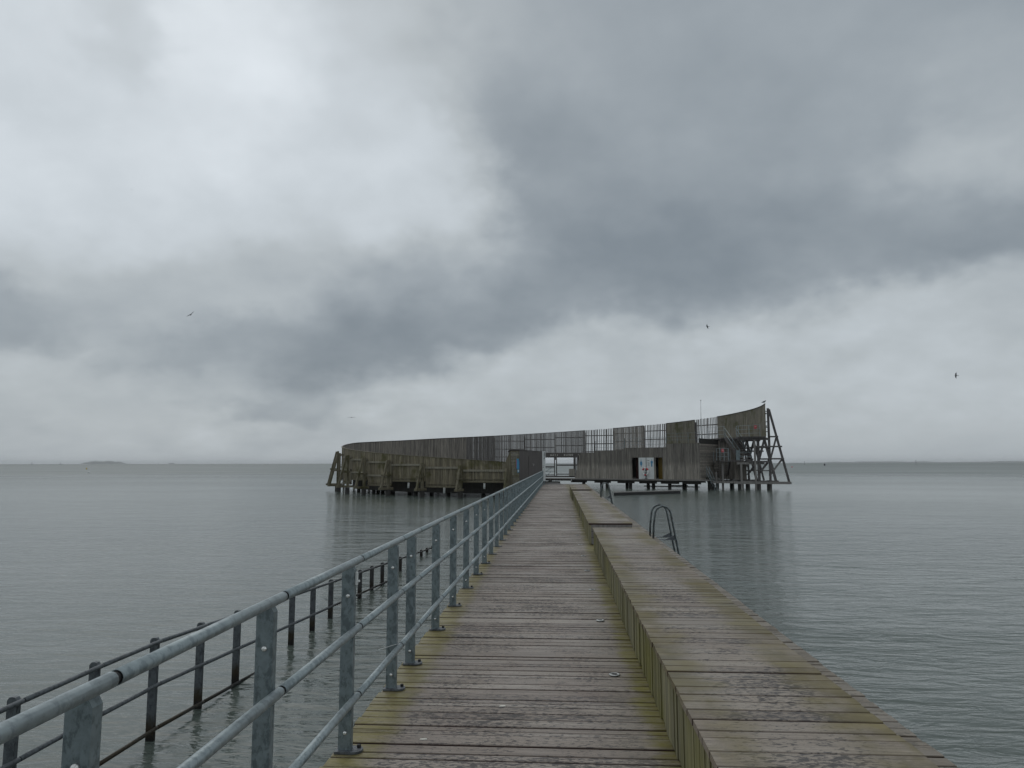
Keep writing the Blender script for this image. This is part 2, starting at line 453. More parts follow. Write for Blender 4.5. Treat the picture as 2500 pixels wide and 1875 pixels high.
# ------------------------------------------------------------------ mesh building
class MB:
    def __init__(s):
        s.v, s.f, s.tn = [], [], []

    def add(s, vs, fs, tone=0.5):
        o = len(s.v)
        s.v += [tuple(p) for p in vs]
        s.f += [tuple(i + o for i in f) for f in fs]
        s.tn += [tone] * len(fs)
        return s

    def hexa(s, c, tone=0.5):
        """8 corners: 0-3 bottom ring, 4-7 top ring"""
        return s.add(c, [(3, 2, 1, 0), (4, 5, 6, 7), (0, 1, 5, 4), (1, 2, 6, 5), (2, 3, 7, 6), (3, 0, 4, 7)], tone)

    def box(s, x0, x1, y0, y1, z0, z1, tone=0.5):
        return s.hexa([(x0, y0, z0), (x1, y0, z0), (x1, y1, z0), (x0, y1, z0),
                       (x0, y0, z1), (x1, y0, z1), (x1, y1, z1), (x0, y1, z1)], tone)

    def beam(s, p, q, w, h, side=None, tone=0.5):
        """square beam from p to q; w across, h the other way"""
        p, q = Vector(p), Vector(q)
        d = (q - p).normalized()
        a = Vector(side) if side else (Vector((0, 0, 1)).cross(d) if abs(d.z) < 0.98 else Vector((1, 0, 0)))
        a = (a - d * a.dot(d)).normalized()
        b = d.cross(a)
        a, b = a * w / 2, b * h / 2
        return s.hexa([p - a - b, p + a - b, p + a + b, p - a + b, q - a - b, q + a - b, q + a + b, q - a + b], tone)

    def plank(s, axis, a0, a1, c, w, t, zt, bev=0.004, tone=0.5, tilt=0.0):
        """board with softened edges along x or y; c centre across, zt its top"""
        hw, b = w / 2, bev
        sec = [(-hw, zt - t), (hw, zt - t), (hw, zt - b), (hw - b, zt), (-hw + b, zt), (-hw, zt - b)]
        vs = []
        for a in (a0, a1):
            for (k, zz) in sec:
                zz2 = zz + tilt * k
                vs.append((a, c + k, zz2) if axis == 'x' else (c + k, a, zz2))
        n = 6
        fs = [tuple(range(n))[::-1], tuple(range(n, 2 * n))] + [(i, (i + 1) % n, n + (i + 1) % n, n + i) for i in range(n)]
        return s.add(vs, fs, tone)

    def tube(s, pts, r, seg=12, cap=True, tone=0.5):
        pts = [Vector(p) for p in pts]
        base = len(s.v)
        vs, fs = [], []
        ref = Vector((0, 0, 1))
        for i, p in enumerate(pts):
            d = (pts[min(i + 1, len(pts) - 1)] - pts[max(i - 1, 0)]).normalized()
            if i == 0:
                a = ref.cross(d) if abs(d.z) < 0.95 else Vector((1, 0, 0)).cross(d)
            a = (a - d * a.dot(d)).normalized()
            b = d.cross(a)
            rr = r[i] if isinstance(r, (list, tuple)) else r
            for k in range(seg):
                t = 2 * math.pi * k / seg
                vs.append(p + a * math.cos(t) * rr + b * math.sin(t) * rr)
        for i in range(len(pts) - 1):
            for k in range(seg):
                k2 = (k + 1) % seg
                fs.append((i * seg + k, i * seg + k2, (i + 1) * seg + k2, (i + 1) * seg + k))
        if cap:
            fs.append(tuple(range(seg))[::-1])
            fs.append(tuple((len(pts) - 1) * seg + k for k in range(seg)))
        return s.add(vs, fs, tone)

    def pipe(s, p, q, r, ri, seg=14, depth=0.12):
        """open tube: its ends show a dark bore"""
        p, q = Vector(p), Vector(q)
        d = (q - p).normalized()
        a = Vector((0, 0, 1)).cross(d).normalized()
        b = d.cross(a)
        rings = [(p + d * depth, ri), (p, ri), (p, r), (q, r), (q, ri), (q - d * depth, ri)]
        vs = [c + a * math.cos(2 * math.pi * k / seg) * rr + b * math.sin(2 * math.pi * k / seg) * rr for c, rr in rings for k in range(seg)]
        fs = []
        for i in range(5):
            for k in range(seg):
                k2 = (k + 1) % seg
                fs.append((i * seg + k, i * seg + k2, (i + 1) * seg + k2, (i + 1) * seg + k))
        fs.append(tuple(range(seg))[::-1])
        fs.append(tuple(5 * seg + k for k in range(seg)))
        return s.add(vs, fs)

    def prism(s, poly, z0, z1, tone=0.5):
        n = len(poly)
        vs = [(a, b, z0) for a, b in poly] + [(a, b, z1) for a, b in poly]
        fs = [tuple(range(n))[::-1], tuple(range(n, 2 * n))] + [(i, (i + 1) % n, n + (i + 1) % n, n + i) for i in range(n)]
        return s.add(vs, fs, tone)

    def lathe(s, prof, o=(0, 0, 0), seg=16, tone=0.5):
        vs = [(o[0] + r * math.cos(2 * math.pi * k / seg), o[1] + r * math.sin(2 * math.pi * k / seg), o[2] + zz) for r, zz in prof for k in range(seg)]
        fs = []
        for i in range(len(prof) - 1):
            for k in range(seg):
                k2 = (k + 1) % seg
                fs.append((i * seg + k, i * seg + k2, (i + 1) * seg + k2, (i + 1) * seg + k))
        fs.append(tuple(range(seg))[::-1])
        fs.append(tuple((len(prof) - 1) * seg + k for k in range(seg)))
        return s.add(vs, fs, tone)


def obj(name, mb, mat, parent=None, smooth=False):
    me = bpy.data.meshes.new(name)
    me.from_pydata(mb.v, [], mb.f)
    me.materials.append(M[mat] if isinstance(mat, str) else mat)
    at = me.attributes.new('tone', 'FLOAT', 'FACE')
    at.data.foreach_set('value', mb.tn)
    if smooth:
        me.polygons.foreach_set('use_smooth', [len(p.vertices) == 4 for p in me.polygons])
    me.update()
    o = bpy.data.objects.new(name, me)
    COL.objects.link(o)
    if parent is not None:
        hang(o, parent)
    return o


def hang(o, parent):
    o.parent = parent
    o.matrix_parent_inverse = world_of(parent).inverted()


def world_of(o):
    return o.matrix_basis                     # every parent inverse cancels its parent: basis is world


def empty(name, loc=(0, 0, 0), parent=None):
    o = bpy.data.objects.new(name, None)
    COL.objects.link(o)
    o.location = loc
    o.empty_display_size = 0.2
    if parent is not None:
        hang(o, parent)
    return o


def tag(o, label, cat, group=None):
    o['label'] = label
    o['category'] = cat
    if group:
        o['group'] = group
    return o


def kind(o, k, label=None):
    o['kind'] = k
    if label:
        o['label'] = label
    return o


def copy_tree(o, parent=None):
    c = o.copy()
    COL.objects.link(c)
    if parent is not None:
        c.parent = parent
    for ch in list(o.children):
        copy_tree(ch, c)
    return c


rnd = random.random
rr = random.uniform

# ------------------------------------------------------------------ sea, far land
sea = MB()
NS = 96
ring = [(math.cos(2 * math.pi * k / NS), math.sin(2 * math.pi * k / NS)) for k in range(NS)]
radii = [60, 250, 1000, 4000, 11000]
vs = [(0, 40, WATER)] + [(r_ * a, 40 + r_ * b, WATER) for r_ in radii for a, b in ring]
fs = [(0, 1 + k, 1 + (k + 1) % NS) for k in range(NS)]
for i in range(len(radii) - 1):
    for k in range(NS):
        a0, a1 = 1 + i * NS + k, 1 + i * NS + (k + 1) % NS
        fs.append((a0, a0 + NS, a1 + NS, a1))
sea.add(vs, fs)
kind(obj('sea', sea, 'water'), 'structure', 'grey green rippled sea around the pier')


def landform(name, label, az0, az1, dist, heights, seed, thick=260):
    """low wooded land: an uneven ridge with depth, standing in the sea"""
    rg = random.Random(seed)
    n = 90
    mb = MB()
    prof = []
    ph = [rg.uniform(0, 6.28) for _ in range(9)]
    for i in range(n + 1):
        u = i / n
        k = u * (len(heights) - 1)
        a = int(min(k, len(heights) - 2))
        hgt = heights[a] + (heights[a + 1] - heights[a]) * (k - a)
        hgt *= 1 + 0.10 * math.sin(23 * u + ph[0]) + 0.08 * math.sin(57 * u + ph[1]) + rg.uniform(-.07, .07)
        azz = R(az0 + (az1 - az0) * u)
        prof.append((azz, max(hgt, 0.05)))
    vs, fs = [], []
    rows = [(-0.5, 0.0), (-0.42, 0.55), (-0.2, 0.95), (0.0, 1.0), (0.3, 0.8), (0.5, 0.0)]
    for (t, f) in rows:
        for (azz, hgt) in prof:
            dd = dist + t * thick
            vs.append((dd * math.sin(azz), dd * math.cos(azz), -0.5 + f * (hgt + 0.5)))
    m_ = n + 1
    for j in range(len(rows) - 1):
        for i in range(n):
            fs.append((j * m_ + i, j * m_ + i + 1, (j + 1) * m_ + i + 1, (j + 1) * m_ + i))
    mb.add(vs, fs)
    return kind(obj(name, mb, 'wood_land'), 'structure', label)


landform('island', 'low wooded island on the left horizon', -34.6, -31.55, 9400, [2, 20, 29, 31, 28, 31, 29, 24, 5, 1.5], 3, 900)
landform('islet', 'tiny round islet right of the wooded island', -29.25, -28.75, 9400, [1, 11, 13, 1], 4, 150)
landform('coast', 'low hazy coast along the right horizon', 16.8, 36.0, 9600,
         [3, 4, 4, 5, 15, 10, 17, 18, 17, 11, 16, 9, 10, 11, 12, 14, 16, 16, 17, 18, 19, 20], 5, 900)

# ------------------------------------------------------------------ pier
X_L, X_R = -1.27, 2.09
B_L, B_R, B_H = 0.62, 1.47, 0.42
PIER_END = 55.5
pier = tag(empty('pier', (0.4, 0, 0)), 'long weathered plank pier running straight out to the bathing house', 'pier')
WID = [0.062, 0.066, 0.104, 0.108, 0.112, 0.150]
far = MB()
yy = -4.0
while yy < PIER_END:
    w = random.choice(WID)
    gap = random.choice([.010, .012, .014, .015, .008])
    jl, jr = rr(-.008, .008), rr(-.006, .006)
    zt = DECK + rr(-.005, .003)
    mb = MB() if 3.2 < yy < 16.5 else far
    mb.plank('x', X_L + jl, X_R + jr, yy + w / 2, w, .036, zt, .004, rnd(), rr(-.02, .02))
    if mb is not far:
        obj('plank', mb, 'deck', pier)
    yy += w + gap
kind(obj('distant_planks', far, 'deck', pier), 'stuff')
for xb in (-1.10, -0.25, 0.55, 1.35, 1.95):
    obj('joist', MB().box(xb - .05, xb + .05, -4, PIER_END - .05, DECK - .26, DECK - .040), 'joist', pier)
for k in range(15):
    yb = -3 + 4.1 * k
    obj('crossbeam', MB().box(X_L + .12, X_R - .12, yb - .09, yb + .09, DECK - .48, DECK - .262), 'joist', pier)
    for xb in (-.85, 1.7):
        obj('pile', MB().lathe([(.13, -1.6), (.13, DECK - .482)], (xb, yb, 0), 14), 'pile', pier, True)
# recessed lamps along the foot of the bench
yl = 5.69
lamp_y = [5.69, 7.58, 9.37, 11.01, 12.7, 14.43, 16.3, 18.1, 20.0, 21.8, 23.6]
for i, yl in enumerate(lamp_y):
    e = obj('deck_light', MB().lathe([(.043, .0), (.043, .005), (.037, .0075), (.026, .0075), (.024, .004)], (.41, yl, DECK + .002), 20), 'lamp_ring', pier, True)
    obj('lens', MB().box(.392, .430, yl - .016, yl + .012, DECK + .0065, DECK + .0115), 'black', e)

# ------------------------------------------------------------------ benches
def bench(y0, y1, xl, xr, label, single, end_boards, rise=0.0):
    b = tag(empty('wooden_bench', ((xl + xr) / 2, y0, DECK)), label, 'bench', 'long box benches on the pier')
    top = DECK + B_H + rise
    far = MB()
    yy = y0
    while yy < y1 - .05:
        w = min(random.choice([.062, .075, .095, .115, .125, .140]), y1 - yy)
        mb = MB() if single else far
        mb.plank('x', xl - .012 + rr(-.003, .003), xr + rr(-.005, .005), yy + w / 2, w, .034, top + rr(-.002, .002), .004, rnd(), rr(-.02, .02))
        if single:
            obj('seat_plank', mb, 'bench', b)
        yy += w + random.choice([.008, .011, .014, .006])
    if not single:
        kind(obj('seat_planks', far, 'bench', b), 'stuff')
    for side, xx in ((0, xl + .012), (1, xr - .03)):
        far = MB()
        yy = y0 + .002
        while yy < y1 - .04:
            w = min(random.choice([.075, .095, .100, .110]), y1 - yy)
            one = single and side == 0
            mb = MB() if one else far
            x_in = xx + rr(-.006, .005)
            dz = rr(.0, .012)
            tn = rnd()
            mb.hexa([(x_in, yy, DECK + .006 + dz), (x_in + .024, yy, DECK + .006 + dz), (x_in + .024, yy + w, DECK + .006 + dz), (x_in, yy + w, DECK + .006 + dz),
                     (x_in, yy, top - .040), (x_in + .024, yy, top - .040), (x_in + .024, yy + w, top - .040), (x_in, yy + w, top - .040)], tn)
            if one:
                obj('front_board', mb, 'front', b)
            yy += w + random.choice([.006, .008, .012])
        if far.v:
            kind(obj('front_boards' if side == 0 else 'back_boards', far, 'front', b), 'stuff')
    obj('bench_frame', MB().box(xl + .04, xr - .05, y0 + .05, y1 - .05, DECK + .008, top - .045), 'joist', b)
    zz = DECK + .012
    for hgt in end_boards:
        obj('end_board', MB().box(xl + .040, xr - .010, y0 - .004, y0 + .024, zz, zz + hgt, rnd()), 'pale_timber', b)
        zz += hgt + .012
    return b


bench(1.2, 13.50, B_L, B_R, 'nearest box bench with green stained front boards beside the walkway', True, [.11, .12, .11])
bench(14.44, 31.4, B_L - .03, B_R - .03, 'long middle box bench beginning beyond the gap near the swimming ladder', False, [.12, .11, .12])
bench(31.48, 38.2, B_L - .07, B_R - .06, 'farthest short box bench nearest the bathing house', False, [.12, .11, .12], .045)

# ------------------------------------------------------------------ pier railing
railing = tag(empty('pier_railing', (-1.2, 0, DECK)), 'grey galvanised steel railing with three tube rails along the pier', 'railing')
post_y = [-1.63, -0.48, 0.67, 1.82, 2.97, 4.14, 5.25, 5.90] + [7.09 + 1.155 * k for k in range(42)]
post_y = [p for p in post_y if p < 54.6]
PX = -1.205


def rail_post(yp, near):
    w2, d2 = .036, .021
    z0, z1 = DECK + .012, 1.972
    pr = [(-w2, z0), (w2, z0), (w2, z1 - .03), (w2 - .012, z1 - .008), (w2 - .03, z1), (-w2 + .004, z1), (-w2, z1 - .004)]
    mb = MB()
    n = len(pr)
    vs = [(PX + a, yp - d2, b) for a, b in pr] + [(PX + a, yp + d2, b) for a, b in pr]
    mb.add(vs, [tuple(range(n)), tuple(range(2 * n - 1, n - 1, -1))] + [(i, n + i, n + (i + 1) % n, (i + 1) % n) for i in range(n)])
    p = obj('post', mb, 'galv', railing)
    # foot plate with a rounded inner end
    pl = [(PX - .05, yp - .05), (PX + .055, yp - .05), (PX + .085, yp - .038), (PX + .098, yp - .015), (PX + .098, yp + .015),
          (PX + .085, yp + .038), (PX + .055, yp + .05), (PX - .05, yp + .05)]
    obj('base_plate', MB().prism(pl, DECK + .002, DECK + .014), 'plate', p)
    if near:
        for zc in (1.80, 1.055):
            mb = MB()
            mb.tube([(PX + .002, yp - d2 - .001, zc), (PX + .002, yp - d2 - .007, zc), (PX + .002, yp - d2 - .013, zc)], [.0125, .0115, .005], 10)
            obj('bolt', mb, 'bolt', p, True)
        obj('bolt', MB().lathe([(.012, .0), (.012, .016), (.006, .018)], (PX + .072, yp + .02, DECK + .014), 6), 'black', p)
    else:
        mb = MB()
        mb.tube([(PX + .002, yp - d2 - .001, 1.80), (PX + .002, yp - d2 - .012, 1.80)], [.012, .006], 8)
        obj('bolt', mb, 'bolt', p, True)


for yp in post_y:
    rail_post(yp, yp < 12)
RX = PX + .036 + .0215
for zc in (2.000, 1.620, 1.245):
    for a, b in zip(post_y[:-1], post_y[1:]):
        o_ = obj('rail', MB().pipe((RX, a + .036, zc), (RX, b + .016, zc), .0212, .0185), 'rail', railing, True)
        obj('shade_sleeve', MB().tube([(RX, b - .02, zc), (RX, b + .07, zc)], .0165, 10), 'black', o_, True)  # black sleeve added in the gap, standing in for shade in the hollow tube
obj('cable_tie', MB().tube([(RX - .01, 5.23, 1.268), (RX - .05, 5.20, 1.262), (RX - .10, 5.17, 1.250), (RX - .13, 5.15, 1.247)], .0018, 6), 'white', railing)
obj('rail_clip', MB().box(PX + .038, PX + .050, 4.13, 4.15, 1.86, 1.93).box(PX + .040, PX + .062, 4.132, 4.148, 1.875, 1.885), 'white', railing)
obj('paint_mark', MB().box(PX + .0365, PX + .0385, 1.822, 1.838, 1.69, 1.745), 'red', railing)

# ------------------------------------------------------------------ railing of the ramp that slopes into the sea
ramp = tag(empty('ramp_railing', (-3.82, 4, WATER)), 'dark railing sloping down into the water left of the pier', 'railing')


def ramp_z(y):
    return .905 if y < 6.5 else .905 - (y - 6.5) * (.905 - .03) / (22.1 - 6.5)


rpy = [1.5 + .88 * k for k in range(-2, 24)]
rpy = [p - .05 for p in rpy]
for yp in rpy:
    zt = ramp_z(yp) + .035
    mb = MB()
    w2, d2 = .037, .020
    pr = [(-w2, -1.5), (w2, -1.5), (w2, zt - .025), (w2 - .015, zt - .004), (0, zt), (-w2 + .015, zt - .004), (-w2, zt - .025)]
    n = len(pr)
    mb.add([(-3.80 + a, yp - d2, b) for a, b in pr] + [(-3.80 + a, yp + d2, b) for a, b in pr],
           [tuple(range(n)), tuple(range(2 * n - 1, n - 1, -1))] + [(i, n + i, n + (i + 1) % n, (i + 1) % n) for i in range(n)])
    obj('post', mb, 'dark_steel', ramp)
for k, dz in enumerate((0, -.39, -.78)):
    for a, b in zip(rpy[:-1], rpy[1:]):
        za, zb = ramp_z(a) + dz, ramp_z(b) + dz
        if max(za, zb) < -.45:
            break
        t = .02 / (b - a)
        obj('rail', MB().tube([(-3.745, a + .02, za + (zb - za) * t), (-3.745, b + .012, zb)], 0.0185, 10), 'dark_steel', ramp, True)
# ------------------------------------------------------------------ swimming ladders
def ladder(y, label, xo=0.0):
    l = tag(empty('swimming_ladder', (X_R, y, DECK)), label, 'ladder', 'swimming ladders on the seaward edge')
    for dy in (-.28, .28):
        yy = y + dy
        x0, x1 = 1.99 + xo, 2.36 + xo
        pts = [(x0, yy, DECK - .10), (x0 + .015, yy, 1.20), (x0 + .035, yy, 1.36)]
        for k in range(11):
            t = math.pi * (1 - k / 10)
            pts.append((x0 + .045 + .172 + .172 * math.cos(t), yy, 1.43 + .20 * math.sin(t)))
        pts += [(x1 + .05, yy, 1.26), (x1 + .16, yy, .64), (x1 + .33, yy, -.35)]
        obj('side_rail', MB().tube(pts, .0215, 12), 'ladder', l, True)
        # bracket plate fixing the seaward leg to the pier edge
        mb = MB()
        mb.box(X_R + .004, x1 + .13, yy - .045, yy + .045, .925, .937)
        mb.add([(X_R + .16, yy - .006, .937), (x1 + .12, yy - .006, .937), (x1 + .08, yy - .006, 1.03), (X_R + .16, yy + .006, .937), (x1 + .12, yy + .006, .937), (x1 + .08, yy + .006, 1.03)],
               [(0, 1, 2), (5, 4, 3), (0, 3, 4, 1), (1, 4, 5, 2), (2, 5, 3, 0)])
        obj('bracket', mb, 'plate', l)
    for zt in (.35, .08, -.2):
        xs = 2.36 + xo + .13 + (.70 - zt) * .23 / 1.05
        obj('rung', MB().box(xs - .05, xs + .05, y - .26, y + .26, zt - .015, zt + .015), 'ladder', l)
    return l


ladder(15.95, 'near swimming ladder with twin dark arched rails at the pier edge')
ladder(34.0, 'far swimming ladder beyond the gap between the benches', -.05)

# pale scraps lying on the planks
for (sx, sy, a, lab) in ((-.385, 4.93, .3, 'small pale scrap lying in the middle of the plank walkway'), (-.80, 4.33, .1, 'small pale scrap lying near the green left edge of the walkway')):
    mb = MB()
    ca, sa = math.cos(a), math.sin(a)
    pts = [(-.020, -.006), (-.004, -.010), (.019, -.007), (.021, .004), (.006, .009), (-.018, .006)]
    mb.prism([(sx + p * ca - q * sa, sy + p * sa + q * ca) for p, q in pts], DECK + .001, DECK + .006)
    tag(obj('scrap', mb, 'scrap'), lab, 'scrap')

# ------------------------------------------------------------------ the round bathing house
CX, CY, RAD = -0.95, 72.6, 20.3
pav = tag(empty('bathing_house', (CX, CY, 0)), 'round timber bathing house on piles with a rising curved screen wall', 'bathing house')


def lerp_table(t, x):
    for (a, va), (b, vb) in zip(t[:-1], t[1:]):
        if x <= b:
            return va + (vb - va) * (x - a) / (b - a)
    return t[-1][1]


TOP = [(0, 2.42), (8, 2.6), (40, 3.31), (73, 4.07), (94, 4.66), (120, 5.15), (139, 5.59), (158, 5.98), (181, 6.46), (192, 6.68),
       (214, 7.11), (235, 7.47), (246, 7.65), (258, 7.86), (268, 7.99), (279, 8.14)]


def rad_at(phi):
    t = min(1, max(0, (phi - 235) / 42))
    return RAD + .55 * t * t * (3 - 2 * t)


def pol(phi, r, z):
    a = R(phi)
    return Vector((CX - r * math.sin(a), CY - r * math.cos(a), z))


def ring_board(mb, p0, p1, r0, r1, zb, zt, tone):
    """board on the ring between two angles; zt may slope"""
    t0, t1 = zt if isinstance(zt, tuple) else (zt, zt)
    mb.hexa([pol(p0, r1, zb), pol(p1, r1, zb), pol(p1, r0, zb), pol(p0, r0, zb), pol(p0, r1, t0), pol(p1, r1, t1), pol(p1, r0, t1), pol(p0, r0, t0)], tone)


BAYS = [7.9, 17.7, 26.9, 36.9, 46.4, 56.0, 65.5, 75, 84.8, 95, 105.3, 116.1, 126.9, 137.7, 148.4, 159.2, 170.3, 181.4, 192.3, 202.7, 214.2,
        223.4, 235.2, 245.7, 256.5, 267.5, 278]
DEG = 180 / math.pi
for i, (pa, pb) in enumerate(zip(BAYS[:-1], BAYS[1:])):
    mid = (pa + pb) / 2
    bay = empty('screen_bay', pol(mid, RAD, 1.0), pav)
    r0 = rad_at(mid)
    arc = R(pb - pa) * r0
    # kind of bay
    front = pb < 76
    if front:
        style, zb = 'solid', (1.18 if i % 2 == 0 else .78)
        mat = 'mossy'
    elif pb < 149:
        style, zb, mat = 'solid', .95, 'inner'
    elif pb < 160:
        style, zb, mat = 'thin', .95, 'slat'
    elif pb < 192.5:
        style, zb, mat = 'narrow', (3.25 if pb > 171 else .95), 'slat'
    elif pa < 200:
        style, zb, mat = 'open', 3.25, 'slat'
    elif pa < 210:
        style, zb, mat = 'narrow', 3.25, 'inner'
    elif pa < 220:
        style, zb, mat = 'open', 3.4, 'slat'
    elif pa < 230:
        style, zb, mat = 'solid', 3.6, 'tower_wall'
    elif pa < 245:
        style, zb, mat = 'open', 3.8, 'slat'
    else:
        style, zb, mat = 'solid', 5.06, 'tower_wall'
    mb = MB()
    s = 0.0
    a = pa + .02
    zr = []
    while a < pb - .03:
        if style == 'solid':
            w, gp = random.choice([.085, .10, .115, .13]), random.choice([.003, .006, .010, .014])
        elif style == 'thin':
            w, gp = random.choice([.085, .10, .13, .17]), random.choice([.004, .010, .015, .025])
        elif style == 'narrow':
            w, gp = random.choice([.09, .10, .11, .16]), random.choice([.018, .022, .028, .036])
        else:
            w, gp = random.choice([.085, .10, .12, .18]), random.choice([.085, .10, .13, .16])
        a1 = min(a + w / r0 * DEG, pb - .01)
        tops = (lerp_table(TOP, a), lerp_table(TOP, a1))
        r = rad_at(a) + rr(-.006, .006)
        if style == 'open':
            tops = (tops[0] + rr(0, .05),) * 2
        one = MB() if (front or style in ('open', 'narrow')) else mb
        ring_board(one, a, a1, r, r + .028, zb + (rr(-.02, .02) if front else 0), tops, rnd())
        if one is not mb:
            obj('board' if front else 'slat', one, mat, bay)
        a = a1 + gp / r0 * DEG
    if mb.v:
        kind(obj('boards', mb, mat, bay), 'stuff')
    # rails that carry the boards, and the cap
    if front:
        for dz, hh in ((-.70, .15),) + (((-1.78, .14),) if i in (3, 4, 5) else ()):
            rail = MB()
            za = lerp_table(TOP, mid) + dz
            p0, p1 = pol(pa + .25, r0 + .10, za), pol(pb - .25, r0 + .10, za)
            rail.beam(p0, p1, .16, hh)
            obj('rail', rail, 'batten', bay)
        sill = MB().beam(pol(pa + .3, r0 + .09, zb + .02), pol(pb - .3, r0 + .09, zb + .02), .12, .12)
        obj('sill', sill, 'timber', bay)
        sill = MB().beam(pol(pa + .3, r0 + .12, zb + .20), pol(pb - .3, r0 + .12, zb + .20), .10, .05)
        obj('sill', sill, 'timber', bay)
    else:
        nr = (-.72, -1.75) if style in ('open', 'narrow', 'thin') else (-.8, -2.0)
        for dz in nr + ((-2.75,) if zb < 3.3 else ()):
            if lerp_table(TOP, mid) + dz < zb + .1:
                continue
            rail = MB()
            for q in range(3):
                q0, q1 = pa + (pb - pa) * q / 3, pa + (pb - pa) * (q + 1) / 3
                za = lerp_table(TOP, pa + (pb - pa) * .3) + dz
                ra_ = max(rad_at(q0), rad_at(q1))
                ring_board(rail, q0, q1, ra_ + .035, ra_ + .125, za - .05, za + .05, .6)
            obj('rail', rail, 'dark_timber', bay)
    if style != 'open':
        cap = MB()
        for q in range(4):
            q0, q1 = pa + (pb - pa) * q / 4, pa + (pb - pa) * (q + 1) / 4
            t0, t1 = lerp_table(TOP, q0), lerp_table(TOP, q1)
            ra, rb = rad_at(q0), rad_at(q1)
            cap.hexa([pol(q0, ra + .07, t0 + .001), pol(q1, rb + .07, t1 + .001), pol(q1, rb - .05, t1 + .001), pol(q0, ra - .05, t0 + .001),
                      pol(q0, ra + .07, t0 + .045), pol(q1, rb + .07, t1 + .045), pol(q1, rb - .05, t1 + .045), pol(q0, ra - .05, t0 + .045)])
        obj('cap', cap, 'timber' if front else 'dark_timber', bay)
    # upright behind the joint of two bays
    if not front and pa > 76:
        up_ = MB().beam(pol(pa, r0 + .20, max(zb - .3, -.6) if zb > 1 else -.6), pol(pa, r0 + .20, lerp_table(TOP, pa) - .25), .16, .16, pol(pa, 1, 0) - pol(pa, 0, 0))
        obj('upright', up_, 'dark_timber', bay)


def radial_frame(phi, ztop, rp, dleg, zb, mat, heavy=.20, ties=(.5,), pile=True):
    f = empty('support_frame', pol(phi, rp, 0), pav)
    tg = pol(phi + 90, 1, 0) - pol(phi + 90, 0, 0)
    rd = tg
    tan = Vector((-math.cos(R(phi)), math.sin(R(phi)), 0))
    obj('post', MB().beam(pol(phi, rp, zb + .07), pol(phi, rp, ztop), heavy, heavy, tan), mat, f)
    obj('brace', MB().beam(pol(phi, rp + dleg - .06, zb + .06), pol(phi, rp + heavy * .75, ztop - .04), heavy * .8, heavy * .9, tan, .35), mat, f)
    obj('base_beam', MB().beam(pol(phi, rp - .42, zb), pol(phi, rp + dleg + .14, zb), heavy * 1.1, heavy * .95, tan), mat, f)
    for t in ties:
        zt = zb + (ztop - zb) * t
        for sgn in (-1, 1):
            o = tan * sgn * heavy * .62
            obj('tie', MB().beam(pol(phi, rp - .15, zt) + o, pol(phi, rp + dleg * (1 - t) + .22, zt) + o, .05, .12, tan), mat, f)
    if pile:
        obj('pile', MB().lathe([(.20, -1.2), (.20, zb - .1)], pol(phi, rp + .02, 0), 12), 'pile', f, True)
    return f


for i, phi in enumerate([7.9, 17.7, 26.9, 36.9, 46.4, 56.0, 65.5, 75]):
    zt = lerp_table(TOP, phi) - .42
    radial_frame(phi, zt, 20.68, .42 + .16 * (zt - .6), .59, 'timber', .185, (.46,))
    for dr in (1.6, 3.4):
        obj('pile', MB().lathe([(.17, -1.2), (.17, .62)], pol(phi - 3, RAD - dr, 0), 12), 'pile', pav, True)

# floor of the ring, left side and along the back, with dark edge beams
fl = MB()
for q0 in range(-4, 108, 8):
    ring_board(fl, q0, q0 + 8, 12.4 if q0 < 2 else 5.5, 19.2, .62, .95, rnd())
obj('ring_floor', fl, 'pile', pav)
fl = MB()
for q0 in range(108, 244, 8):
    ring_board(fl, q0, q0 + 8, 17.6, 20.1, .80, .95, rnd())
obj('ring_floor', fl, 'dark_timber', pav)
for q0 in range(4, 84, 8):  # added dark boards behind the front bays, standing in for the shade beneath
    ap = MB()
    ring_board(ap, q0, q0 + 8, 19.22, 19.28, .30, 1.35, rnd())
    obj('shade_apron', ap, 'pile', pav)
W0, W1 = Vector((1.7, 77, 0)), Vector((13.3, 70, 0))
WL = (W1 - W0).length
U = (W1 - W0) / WL
NV = Vector((U.y, -U.x, 0))                      # towards the pier


def wp(s, n, z):
    v = W0 + U * s + NV * n
    return Vector((v.x, v.y, z))


def wbox(mb, s0, s1, n0, n1, z0, z1, tone=.5):
    return mb.hexa([wp(s0, n0, z0), wp(s0, n1, z0), wp(s1, n1, z0), wp(s1, n0, z0), wp(s0, n0, z1), wp(s0, n1, z1), wp(s1, n1, z1), wp(s1, n0, z1)], tone)


fl = MB()
wbox(fl, -.3, WL + .9, -4.6, .5, .84, .945)
obj('bathing_deck', fl, 'pale_timber', pav)
fl = MB()
fl.prism([(-9.5, 79.5), (1.45, 76.9), (2.6, 79.0), (-8.4, 81.8)], .842, .943)
obj('bathing_deck', fl, 'pale_timber', pav)
obj('edge_beam', MB().beam((-9.3, 79.75, .76), (1.3, 77.2, .76), .12, .15), 'pile', pav)
obj('edge_beam', MB().beam(wp(-.2, .30, .76), wp(WL + .8, .30, .76), .12, .15), 'pile', pav)
for s_ in (.55, 3.35, 6.0, 8.4, 10.7, 12.9):
    obj('crossbeam', MB().beam(wp(s_ - .9, .12, .60), wp(s_ + .9, .12, .60), .24, .16), 'pile', pav)
for s_, n_ in ((.9, -.3), (1.6, -3), (3.6, -.4), (5.0, -2.2), (6.3, -.3), (8.1, -.6), (8.75, -.4), (10.5, -.3), (11.1, -2.5), (11.6, -1.5), (13.2, -.3), (14.1, -1.4)):
    obj('pile', MB().lathe([(.17, -1.3), (.17, .8)], wp(s_, n_, 0), 12), 'pile', pav, True)
